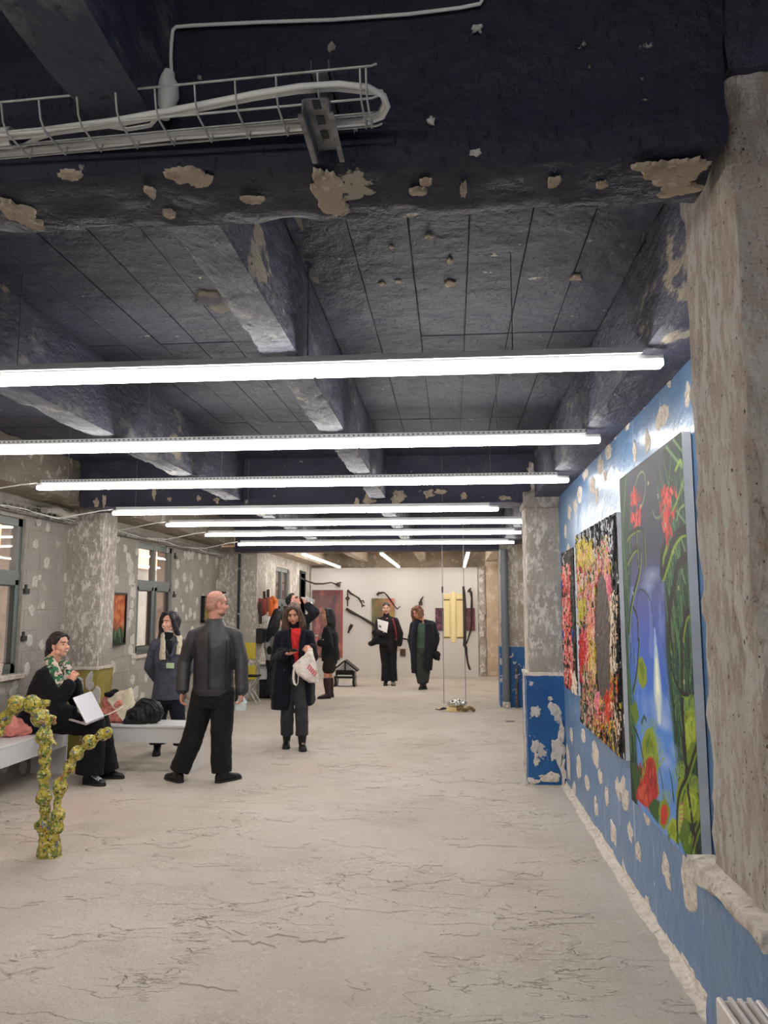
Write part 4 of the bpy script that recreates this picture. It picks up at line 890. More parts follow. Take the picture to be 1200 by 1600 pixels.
# 2. the encrusted flower painting
def crusted(t, ya, yb, z0, z1, xf, nx, ny, fn, seed):
    cv = Canvas(ya - yb, z1 - z0, nx, ny); fn(cv, random.Random(seed))
    cv.Z += (fbm(ny, nx, 30, 3, seed) - .4) * .012
    rows_img(cv, (xf, ya, z1), (0, -1, 0), (0, 0, -1), (-1, 0, 0), 'painted_face', m_paint, t)
ya, yb, z0, z1, xf = 6.13, 4.63, .755, 2.185, .975
t = thing('flower_painting', 'thickly encrusted flower painting with a grey oval hollow', 'painting', (XW, 5.4, z0), 'paintings on the blue wall')
obj('stretched_canvas', MB().box(xf + .001, XW - .006, yb, ya, z0, z1), m_side, t)
def on2(px, py): p_ = atX(px, py, xf); return (ya - p_.y, z1 - p_.z)
C3 = lambda x, y: on2(865 + x / 3.9, 790 + y / 3.9)
def f2(cv, r):
    cv.C[:] = LN((24, 24, 26))
    hc = C3(312, 880); 
    def put(n, box, cols, ln=(.03, .10), wd=(.005, .010), ang=.5):
        for _ in range(int(n * 1.9)):
            x, y = C3(r.uniform(box[0], box[2]), r.uniform(box[1], box[3])); l = r.uniform(*ln); a = r.gauss(0, ang); c = r.choice(cols)
            cv.stroke([(x, y), (x + l * math.sin(a), y + l * math.cos(a))], r.uniform(*wd), c, None, 1, r.uniform(.004, .012))
    put(260, (130, 60, 370, 320), [(16, 16, 20), (30, 30, 36), (190, 192, 200), (60, 62, 76), (210, 210, 214), (14, 14, 16)])
    PK, CR, YL, GR, OR, RD, WT = (222, 128, 140), (228, 192, 168), (196, 172, 44), (64, 92, 58), (206, 120, 60), (196, 52, 46), (226, 214, 196)
    put(420, (140, 230, 340, 680), [PK, CR, CR, YL, GR, (206, 150, 140), (200, 196, 190), (150, 110, 60), RD], ang=.35)
    put(70, (140, 180, 250, 340), [YL, (206, 186, 60)]); put(40, (300, 170, 340, 380), [YL, GR, CR, PK]); put(26, (160, 560, 200, 680), [(186, 178, 50)])
    put(110, (270, 400, 350, 640), [PK, (232, 146, 156), (214, 106, 120)]); put(90, (170, 740, 230, 1000), [PK, (226, 140, 146), RD, (206, 60, 60)]); put(60, (160, 780, 195, 1000), [RD, (170, 36, 40)])
    put(220, (180, 960, 270, 1360), [CR, PK, GR, (150, 90, 60), (40, 40, 40), YL, (60, 96, 74)], ang=.3); put(60, (220, 740, 262, 1000), [YL, (170, 140, 46), CR]); put(70, (210, 620, 270, 780), [PK, CR, OR])
    cv.ell(hc, .31, .52, (88, 78, 74), 0, .08); cv.ell((hc[0] - .02, hc[1] - .1), .16, .34, (92, 82, 78), 0, .7)
    w = np.hypot((cv.X - hc[0]) / .29, (cv.Y - hc[1]) / .50) < 1; cv.Z[w] = .002
    put(150, (356, 520, 392, 1000), [WT, CR, (226, 206, 170), (40, 38, 36)], (.03, .08)); put(40, (352, 1000, 400, 1180), [(60, 100, 76), YL, RD, (214, 150, 60)])
    put(190, (250, 1160, 400, 1480), [RD, (206, 70, 50), YL, (196, 168, 60), GR, PK, CR, (50, 90, 70)], ang=.9); put(34, (325, 1130, 352, 1280), [(206, 66, 50)]); put(20, (260, 1140, 285, 1190), [PK])
    put(60, (370, 1200, 410, 1500), [CR, WT, YL]); put(120, (150, 1180, 250, 1420), [(30, 30, 32), (50, 86, 68), CR, (26, 26, 28), PK]); put(90, (365, 60, 415, 1560), [(18, 18, 20)], ang=.1); put(60, (120, 200, 150, 1250), [(18, 18, 20), (60, 90, 66)], ang=.1); put(80, (170, 1330, 415, 1540), [(20, 20, 22)])
crusted(t, ya, yb, z0, z1, xf, 270, 360, f2, 8)
ya, yb, z0, z1, xf = 7.05, 6.32, .93, 2.11, .985
t = thing('blossom_painting', 'small thickly painted pink and black blossom painting by the pillar', 'painting', (XW, 6.7, z0), 'paintings on the blue wall')
obj('stretched_canvas', MB().box(xf + .001, XW - .006, yb, ya, z0, z1), m_side, t)
def f3(cv, r):
    cv.C[:] = LN((34, 28, 26))
    for _ in range(620):
        x, y = r.uniform(.04, .58), r.uniform(.12, 1.12); a = r.gauss(0, .8); l = r.uniform(.03, .09)
        cv.stroke([(x, y), (x + l * math.sin(a), y + l * math.cos(a))], r.uniform(.008, .016), r.choice([(222, 122, 128), (228, 146, 142), (200, 66, 60), (210, 90, 70), (40, 30, 28), (50, 44, 34), (216, 176, 150)]), None, 1, r.uniform(.005, .016))
    for _ in range(160):
        x, y = r.uniform(.55, .73), r.uniform(0, 1.18); cv.stroke([(x, y), (x + r.gauss(0, .02), y + .06)], .014, r.choice([(34, 30, 28), (60, 62, 64), (46, 40, 30)]), None, 1, .008)
    for c_ in ((.10, .28), (.07, .72), (.6, .70)): cv.ell(c_, .05, .045, (44, 62, 140), 0, .3, 1, .015)
    for _ in range(30): x, y = r.uniform(.45, .7), r.uniform(1.0, 1.16); cv.stroke([(x, y), (x + .03, y + .04)], .018, (220, 204, 184), None, 1, .01)
crusted(t, ya, yb, z0, z1, xf, 100, 170, f3, 9)

# paintings elsewhere
def flat_painting(name, label, a, ux, w_, h_, nrm, paint, nx, ny, edge, frame=None, depth=.03, group=None, seed=0):
    t = thing(name, label, 'painting', Vector(a) - Vector((0, 0, h_)), group)
    cv = Canvas(w_, h_, nx, ny); paint(cv, random.Random(seed))
    ux, nrm, a = Vector(ux), Vector(nrm), Vector(a)
    obj('stretched_canvas', MB().obox(a + ux * w_ / 2 - Vector((0, 0, h_ / 2)) - nrm * (depth / 2 + .001), ux * w_ / 2, nrm * depth / 2, (0, 0, h_ / 2)), edge, t)
    rows_img(cv, a, ux, (0, 0, -1), nrm, 'painted_face', m_paint_matt, t)
    if frame:
        f = MB(); c = a + ux * w_ / 2 - Vector((0, 0, h_ / 2)) - nrm * .01
        for s_ in (-1, 1):
            f.obox(c + ux * s_ * (w_ / 2 + .008), ux * .012, nrm * .03, (0, 0, h_ / 2 + .02)); f.obox(c + Vector((0, 0, s_ * (h_ / 2 + .008))), ux * (w_ / 2 + .02), nrm * .03, (0, 0, .012))
        obj('frame', f, frame, t)
    return t
def p_orange(cv, r):
    n1 = fbm(cv.ny, cv.nx, 3, 4, 21); v = cv.Y / cv.Hm; s_ = np.sin((cv.X * 9 + n1 * 7 + cv.Y * 3) * 2.2)
    cv.C[:] = LN((196, 104, 62)); cv.mix(np.clip(s_, 0, 1) * .8, (150, 70, 44)); cv.mix(np.clip(-s_ - .5, 0, 1), (214, 146, 100))
    cv.mix(np.clip((v - .66 - .06 * np.sin(cv.X * 30)) / .08, 0, 1), (44, 52, 46))
    for _ in range(26): x, y = r.uniform(0, cv.Wm), r.uniform(.74, .98) * cv.Hm; cv.stroke([(x, y), (x + r.uniform(-.03, .03), y - .08)], .014, r.choice([(64, 112, 66), (92, 132, 88), (40, 72, 56)]), .005)
flat_painting('flame_painting', 'framed orange painting with green foot beside the left pillar', (XL + .045, 8.83, 1.79), (0, 1, 0), .70, .61, (1, 0, 0), p_orange, 70, 60, m_side_dark, m_black)
def p_olive(cv, r):
    n1 = fbm(cv.ny, cv.nx, 3, 4, 24); cv.C[:] = LN((150, 128, 66)); cv.mix((n1 - .4) * 3, (92, 84, 50)); cv.mix(np.clip(.3 - cv.X / cv.Wm, 0, .3) * 3, (60, 54, 40))
flat_painting('dark_framed_picture', 'small olive picture in dark frame behind the bald man', (XL + .05, 12.64, 1.80), (0, 1, 0), .46, .40, (1, 0, 0), p_olive, 30, 30, m_side_dark, m_black)
YF = YE - .035
def farp(px0, py0, px1, py1): a, b = atY(px0, py0, YF), atY(px1, py1, YF); return (a.x, YF, a.z), b.x - a.x, a.z - b.z
def p_red(cv, r):
    n1 = fbm(cv.ny, cv.nx, 3, 5, 31); n2 = fbm(cv.ny, cv.nx, 6, 4, 32); cv.C[:] = LN((126, 100, 100)); cv.mix((n1 - .42) * 4, (142, 98, 94)); cv.mix((n2 - .5) * 5, (106, 82, 88)); cv.mix((fbm(cv.ny, cv.nx, 5, 4, 33) - .55) * 6, (190, 130, 122)); cv.mix((cv.X / cv.Wm - .9) * 8, (196, 84, 70)); cv.mix((.12 - cv.Y / cv.Hm) * 6, (120, 56, 60))
    cv.mix((.5 - cv.X / cv.Wm) * .6, (120, 88, 96))
a, w_, h_ = farp(488, 922, 535, 1028); flat_painting('red_painting', 'large dusky red painting at the left of the white end wall', a, (1, 0, 0), w_, h_, (0, -1, 0), p_red, 50, 90, M('red_edge', (120, 60, 58), .7), seed=1)
def p_green(cv, r):
    n1 = fbm(cv.ny, cv.nx, 3, 5, 41); x = cv.X / cv.Wm; y = cv.Y / cv.Hm; cv.C[:] = LN((126, 120, 84)); cv.mix((n1 - .42) * 4, (100, 100, 72)); cv.mix(np.clip((x - .6) * 4, 0, 1) * np.clip((y - .25) * 3, 0, 1), (206, 172, 76)); cv.mix(np.clip((x - .45) * 3, 0, 1) * np.clip(.4 - y, 0, 1) * 3, (206, 132, 112)); cv.mix((fbm(cv.ny, cv.nx, 7, 4, 42) - .55) * 5, (150, 106, 72))
a, w_, h_ = farp(581, 935, 616.5, 1000); flat_painting('green_painting', 'olive and yellow painting behind the woman holding papers', a, (1, 0, 0), w_, h_, (0, -1, 0), p_green, 40, 50, m_side_dark, seed=2)
def p_purple(cv, r):
    n1 = fbm(cv.ny, cv.nx, 4, 5, 51); cv.C[:] = LN((94, 64, 76)); cv.mix((n1 - .45) * 4, (66, 48, 58)); cv.mix((fbm(cv.ny, cv.nx, 8, 4, 52) - .55) * 6, (140, 92, 104)); cv.mix((cv.X / cv.Wm - .7) * 2, (134, 82, 82))
a, w_, h_ = farp(680, 950, 742.5, 985.5); flat_painting('purple_painting', 'wide dark purple painting behind the hanging yellow door', a, (1, 0, 0), w_, h_, (0, -1, 0), p_purple, 60, 36, m_side_dark, seed=3)
def p_brown(cv, r): n1 = fbm(cv.ny, cv.nx, 4, 4, 61); cv.C[:] = LN((74, 56, 46)); cv.mix((n1 - .45) * 4, (102, 80, 66))
a, w_, h_ = farp(625, 1014, 633.5, 1025); flat_painting('tiny_brown_picture', 'tiny brown picture low on the white end wall', a, (1, 0, 0), w_, h_, (0, -1, 0), p_brown, 14, 16, m_side_dark, seed=4)
a, w_, h_ = farp(654, 940, 660, 946); flat_painting('tiny_grey_picture', 'tiny dark square above the head of the woman in green', a, (1, 0, 0), w_, h_, (0, -1, 0), p_brown, 12, 12, m_side_dark, seed=5)

# ------------------------------------------------------------------ branches on the white wall
m_bark = M('dark_bark', (62, 52, 46), .7, layers=[dict(s=30, d=5, lo=.4, hi=.7, c=(40, 34, 31))], bumps=[dict(s=30, d=5, lo=.3, hi=.7, h=.01)])
def branch(label, P_, r, Y=YE - .06, twigs=(), name='branch'):
    pts = [atY(*(p_[:2]), (p_[2] if len(p_) > 2 else Y)) for p_ in P_]
    R_ = [r * (1 - .45 * i / (len(pts) - 1)) * (1 + .2 * math.sin(i * 2.3)) for i in range(len(pts))]
    mb = MB().path(pts, R_, 8).rough(.008, 9, len(label))
    o = obj(name, mb, m_bark, None, loc=pts[0], smooth=True); tag(o, label, 'branch', 'branches of the end wall')
    for tw in twigs: obj('twig', MB().path([atY(a_, b_, Y) for a_, b_ in tw], r * .7, 7).rough(.006, 12, 3), m_bark, o, smooth=True)
    return o
branch('branch reaching out from the left wall above the red painting', [(462, 899, 17.6), (470, 903, 17.8), (480, 908, 18), (492, 912, 18.2), (505, 912, 18.5), (517, 910, 18.6), (526, 913, 18.6), (532, 914, 18.6)], .026, twigs=[[(524, 912), (531, 917)], [(526, 912), (533, 910)]])
b = branch('thin kinked branch with a knobbed end left of centre wall', [(543, 922), (548, 927), (555, 931), (561, 935), (564, 941), (566, 945), (570, 947)], .024, twigs=[[(563, 940), (567, 938), (569, 942)], [(566, 945), (566, 949)], [(543, 922), (543, 947)]])
branch('long slanting branch running towards the olive painting', [(541, 951), (550, 957), (562, 963), (574, 970), (584, 976), (592, 983), (606, 990), (620, 995), (636, 999), (650, 1000)], .035)
branch('short dark stick standing upright on the white wall', [(550, 976), (547, 981), (545, 986), (544, 989)], .04)
branch('hooked branch above the olive painting', [(590, 928), (596, 926), (601, 926), (606, 932), (611, 939), (616, 946), (621, 952), (625, 947)], .022, twigs=[[(588, 929), (593, 925)], [(590, 931), (592, 926)]])
branch('small curved twig rising from the tiny dark square', [(657, 941), (658, 937), (660, 934), (661, 932)], .025)
branch('tiny dark peg sticking out beside the woman in green', [(682, 990), (685, 990.5), (687, 990.5)], .03)
branch('curved branch hanging to the right of the yellow door', [(733, 922), (736, 926), (737, 935), (737, 948), (736, 960), (737, 972), (735, 985), (732, 996), (729, 1006)], .03, twigs=[[(733, 922), (736, 919)], [(733, 922), (731, 925)]])
t = thing('hanging_diamond', 'small rust coloured diamond plate hanging on a thread', 'wall ornament', atY(543, 950, YF), None)
obj('diamond_plate', MB().poly([atY(539, 935, YF), atY(543, 930.5, YF), atY(547, 935, YF), atY(543, 940, YF)], (0, .02, 0)), M('rust_plate', (92, 66, 60), .7), t)
obj('thread', MB().path([atY(543, 922, YF), atY(543, 931, YF)], .006, 5), m_bark, t); obj('thread', MB().path([atY(543, 939, YF), atY(543, 948, YF)], .006, 5), m_bark, t)

# ------------------------------------------------------------------ hanging door sculpture
Yd = 12.6
m_door = M('pale_yellow_wood', (228, 206, 152), .55, layers=[dict(s=6, d=4, lo=.45, hi=.7, c=(220, 194, 136), st=(1, 1, .3))])
m_line = M('dark_groove', (116, 92, 52), .8)
t = thing('hanging_door', 'pale yellow panelled door piece hung on wires', 'sculpture', atY(709, 1000, Yd))
d0, d1 = atY(693, 928, Yd), atY(724, 1001, Yd)
xm = (d0.x + d1.x) / 2; hw = (d1.x - d0.x) / 2
obj('door_board', MB().box(d0.x, d1.x, Yd, Yd + .05, d1.z + .03, d0.z).bevel(.004), m_door, t)
obj('centre_stile', MB().box(xm - .036, xm + .036, Yd - .02, Yd, d1.z - .03, d0.z + .03).bevel(.006), m_door, t)
for s_ in (-1, 1):
    x0_, x1_ = (d0.x, xm - .055) if s_ < 0 else (xm + .055, d1.x)
    obj('upper_panel', MB().box(x0_, x1_, Yd - .014, Yd, d0.z - .085, d0.z - .012).bevel(.005), m_door, t)
    obj('long_panel', MB().box(x0_, x1_, Yd - .014, Yd, d1.z + .06, d0.z - .115).bevel(.008), m_door, t)
    obj('panel_groove', MB().box(x0_, x1_, Yd - .005, Yd - .001, d0.z - .105, d0.z - .092).box(x0_, x1_, Yd - .005, Yd - .001, d1.z + .038, d1.z + .052), m_line, t)
obj('door_edge', MB().box(d1.x, d1.x + .035, Yd - .02, Yd + .10, d1.z + .0, d0.z + .02).bevel(.004), M('grey_brown_edge', (110, 96, 84), .7), t)
for px in (691.5, 725):
    x_ = atY(px, 950, Yd).x
    obj('suspension_wire', MB().path([(x_, Yd - .01, 2.98 if Yd > 13.4 else ZS), (x_, Yd - .01, d0.z + .1), (x_ + .01, Yd - .02, .1)], .006, 6), m_galv_dark, t)
    obj('turnbuckle', MB().path([(x_, Yd - .01, d0.z + .02), (x_, Yd - .01, d0.z + .12)], .014, 8), m_bark, t)
obj('bark_rod', MB().path([atY(px, py, Yd - .03) for px, py in ((724, 916), (725, 926), (726, 950), (726.5, 985), (726, 1008), (728, 1012), (729, 1022), (731, 1036), (733, 1044), (735, 1047))], [.018, .022, .024, .022, .03, .024, .018, .016, .018, .012], 8).rough(.008, 12, 5), m_bark, t, smooth=True)
t = thing('plank_base', 'pale yellow plank on the floor under the hanging door', 'sculpture base', atZ(714, 1111))
pb = atZ(714, 1112); obj('plank', MB().box(pb.x - .165, pb.x + .17, pb.y, pb.y + .14, 0, .065).bevel(.005), m_door, t)
mb = MB()
for i in range(9): a_ = pb + Vector((.02 + .03 * i, -.02 + .012 * math.sin(i * 2), .045 + .02 * math.sin(i * 1.3))); mb.ell(a_, (.03, 0, 0), (0, .025, 0), (0, 0, .03), 8, 6)
obj('rope_knot', mb, M('brown_rope', (120, 96, 64), .8), t, smooth=True)
obj('iron_stay', MB().path([atZ(681, 1108, .02), atZ(686, 1109, .03), atZ(692, 1107, .05), atZ(697, 1107, .03)], [.008, .008, .022, .014], 7), m_bark, t, smooth=True)
cu = obj('silver_cushion', MB().ell((pb.x - .0, pb.y + .05, .125), (.155, 0, 0), (0, .09, 0), (0, 0, .058), 28, 14), M('mirror_silver', (206, 210, 212), .12, metal=1), None, loc=(pb.x, pb.y + .05, .065))
remesh(cu, .008, 1, .045, .05); tag(cu, 'crumpled silver cushion lying on the yellow plank', 'sculpture')

# ------------------------------------------------------------------ small black piano on the floor
Yp = 16.2
t = thing('toy_piano', 'small black toy piano with a gabled top on the floor', 'toy piano', atY(539, 1074, Yp))
pl = lambda px, py: atY(px, py, Yp)
c = pl(539, 1074); W2 = .20; m_pb = M('piano_black', (20, 20, 22), .3); fz = 0
obj('piano_case', MB().box(c.x - W2, c.x + W2, Yp, Yp + .26, .16, .33).bevel(.006), m_pb, t)
obj('key_slip', MB().box(c.x - W2 - .01, c.x + W2 + .01, Yp - .09, Yp, .18, .215).bevel(.004), m_pb, t)
ks = obj('keyboard', MB().box(c.x - W2 + .05, c.x + W2 - .05, Yp - .08, Yp, .215, .235), m_white_gloss, t)
for i in range(12): obj('black_key', MB().box(c.x - .13 + i * .022, c.x - .121 + i * .022, Yp - .05, Yp - .005, .235, .243), m_pb, ks)
for s_ in (-1, 1):
    e = [(c.x + s_ * W2 * .9, Yp - .08, 0), (c.x + s_ * (W2 + .03), Yp - .08, 0), (c.x + s_ * (W2 + .01), Yp - .08, .08), (c.x + s_ * (W2 + .02), Yp - .08, .2), (c.x + s_ * W2 * .9, Yp - .08, .2), (c.x + s_ * W2 * .8, Yp - .08, .09)]
    obj('leg', MB().poly(e, (0, .3, 0)), m_pb, t)
    a_, b_ = Vector((c.x, Yp - .06, .53)), Vector((c.x + s_ * (W2 + .07), Yp - .06, .315)); d_ = b_ - a_
    obj('lid', MB().obox((a_ + b_) / 2 + Vector((0, .15, 0)), d_ / 2, (0, .17, 0), Vector((s_ * d_.z, 0, -abs(d_.x))).normalized() * .014), m_pb, t)
obj('gable_pane', MB().poly([(c.x - W2 * .85, Yp + .02, .335), (c.x + W2 * .85, Yp + .02, .335), (c.x, Yp + .02, .50)], (0, .01, 0)), M('grey_pane', (176, 182, 188), .4), t)
obj('gable_post', MB().box(c.x - .015, c.x + .015, Yp - .0, Yp + .02, .33, .51), m_pb, t)
obj('pedal_board', MB().box(c.x - .13, c.x + .13, Yp - .07, Yp - .05, .02, .085), m_white_gloss, t)
obj('white_book', MB().box(c.x + W2 - .02, c.x + W2 + .05, Yp - .07, Yp + .02, .325, .345), m_white_gloss, t)

# ------------------------------------------------------------------ folding stool, boxes, wall pieces near the far left pillar
Ys = 13.1; sx = atY(392, 1060, Ys).x
t = thing('folding_stool', 'folding stool with black seat and crossed steel legs', 'stool', (sx, Ys, 0))
obj('seat', MB().box(sx - .17, sx + .15, Ys - .14, Ys + .14, .46, .485).bevel(.006), m_blackcloth, t)
for yy in (Ys - .12, Ys + .12):
    for s_ in (-1, 1): obj('leg', MB().path([(sx + s_ * .15, yy, .01), (sx - s_ * .14, yy, .46)], .011, 8), m_galv, t, smooth=True)
for s_ in (-1, 1): obj('foot_bar', MB().path([(sx + s_ * .15, Ys - .14, .012), (sx + s_ * .15, Ys + .14, .012)], .011, 8), m_galv, t, smooth=True)
c = atZ(408, 1091); c = Vector((c.x + .03, c.y, 0))
t = thing('black_crate', 'black open crate on the floor by the far left pillar', 'crate', c)
mb = MB(); w2 = .125
mb.box(c.x - w2, c.x + w2, c.y, c.y + .25, 0, .02); mb.box(c.x - w2, c.x - w2 + .015, c.y, c.y + .25, 0, .33); mb.box(c.x + w2 - .015, c.x + w2, c.y, c.y + .25, 0, .33); mb.box(c.x - w2, c.x + w2, c.y, c.y + .015, 0, .33); mb.box(c.x - w2, c.x + w2, c.y + .235, c.y + .25, 0, .33)
obj('crate_shell', mb, m_black, t); obj('crate_handle', MB().box(c.x - .04, c.x + .04, c.y - .012, c.y, .24, .27), m_gasket, t)
t = thing('white_box', 'white cardboard box standing on the black crate', 'box', c + Vector((0, .1, .33)))
obj('box_body', MB().box(c.x - .12, c.x + .12, c.y + .0, c.y + .24, .335, .50).bevel(.004), m_white_gloss, t); obj('box_lid', MB().box(c.x - .125, c.x + .125, c.y - .005, c.y + .245, .50, .525).bevel(.003), m_white_gloss, t)
for i in range(3):
    o = obj('leaflet_stack', MB().obox(c + Vector((-.01 + .01 * i, .11, .545 + .034 * i)), (.11, .02 * (i - 1), 0), (-.02 * (i - 1), .10, 0), (0, 0, .014)), M('leaflet_paper%d' % i, [(206, 204, 200), (120, 122, 124), (222, 220, 216)][i], .7), None, loc=c + Vector((0, .1, .53 + .034 * i)))
    tag(o, ['lowest stack of pale leaflets on the white box', 'grey leaflet stack between the two pale ones', 'topmost pale leaflet stack above the white box'][i], 'leaflets', 'leaflet stacks on the white box')
aw = lambda px, py, X=XE + .06: atX(px, py, X)
t = thing('wall_assemblage', 'wall hanging of rust red and orange slats with dark rods', 'wall sculpture', aw(420, 975))
def slat(name, pts, wd, mat, X=XE + .06, th=.03): obj(name, MB().path([aw(*p_, X) for p_ in pts], wd, 8, .5), mat, t, smooth=True)
m_or = M('orange_lacquer', (206, 104, 42), .4); m_rr = M('rust_red', (128, 52, 38), .5)
slat('dark_rod', [(413, 924), (413, 940), (412, 972)], .03, m_bark); slat('dark_rod', [(419, 921), (419, 932), (418, 950)], .035, m_bark); slat('dark_rod', [(407, 940), (407, 975)], .03, m_bark)
slat('red_slat', [(410, 936), (409, 950), (411, 960)], .08, m_rr); slat('red_slat', [(416, 934), (416, 956)], .07, m_rr)
slat('orange_slat', [(424, 934), (429, 940), (428, 955), (425, 962)], [.05, .08, .08, .03], m_or); slat('orange_slat', [(422, 938), (423, 950), (424, 966)], .05, m_or)
slat('white_slat', [(422, 964), (421, 975), (420, 982)], [.05, .07, .04], m_white_gloss); slat('white_slat', [(411, 964), (412, 972)], .09, m_dab)
t = thing('black_wall_box', 'black box mounted on the wall under the rust red hanging', 'wall box', aw(412, 1003))
a_, b_ = aw(409, 982, XE + .1), aw(419, 1003, XE + .1); obj('box_body', MB().box(XE, XE + .12, a_.y, b_.y, b_.z, a_.z).bevel(.01), m_black, t); obj('box_front', MB().box(XE + .12, XE + .127, a_.y + .05, b_.y - .05, b_.z + .03, a_.z - .03), m_gasket, t)

# ------------------------------------------------------------------ people
SKIN = lambda n, c: M(n, c, .5, spec=.35, layers=[dict(s=9, d=3, lo=.4, hi=.7, c=tuple(int(x * .93) for x in c))])
def HAIR(n, c): return M(n, c, .45, spec=.5, layers=[dict(s=14, d=4, lo=.45, hi=.65, c=tuple(min(255, int(x * 1.5 + 8)) for x in c), st=(3, 3, .4))], bumps=[dict(s=40, d=3, lo=.3, hi=.7, h=.0025, st=(3, 3, .2))])
def CLOTH(n, c, rough=.8, sheen=.03, fleck=None): return M(n, c, rough, sheen=sheen, spec=.3, layers=[dict(s=7, d=4, lo=.4, hi=.75, c=fleck or tuple(int(x * .8) for x in c))], bumps=[dict(s=200, d=2, lo=.3, hi=.7, h=.0006), dict(s=14, d=3, lo=.3, hi=.7, h=.006)])
m_eye = M('eye_dark', (30, 24, 22), .25); m_teeth = M('teeth', (232, 226, 214), .4); m_lip = M('lips', (164, 84, 78), .5); m_brow = M('brow_hair', (44, 34, 28), .8)
m_shoe = M('black_shoe_leather', (20, 20, 22), .4); m_sole = M('shoe_sole', (40, 40, 42), .7); m_sole_w = M('white_shoe_sole', (206, 204, 200), .6)
m_phone = M('phone_glass', (16, 16, 20), .15)

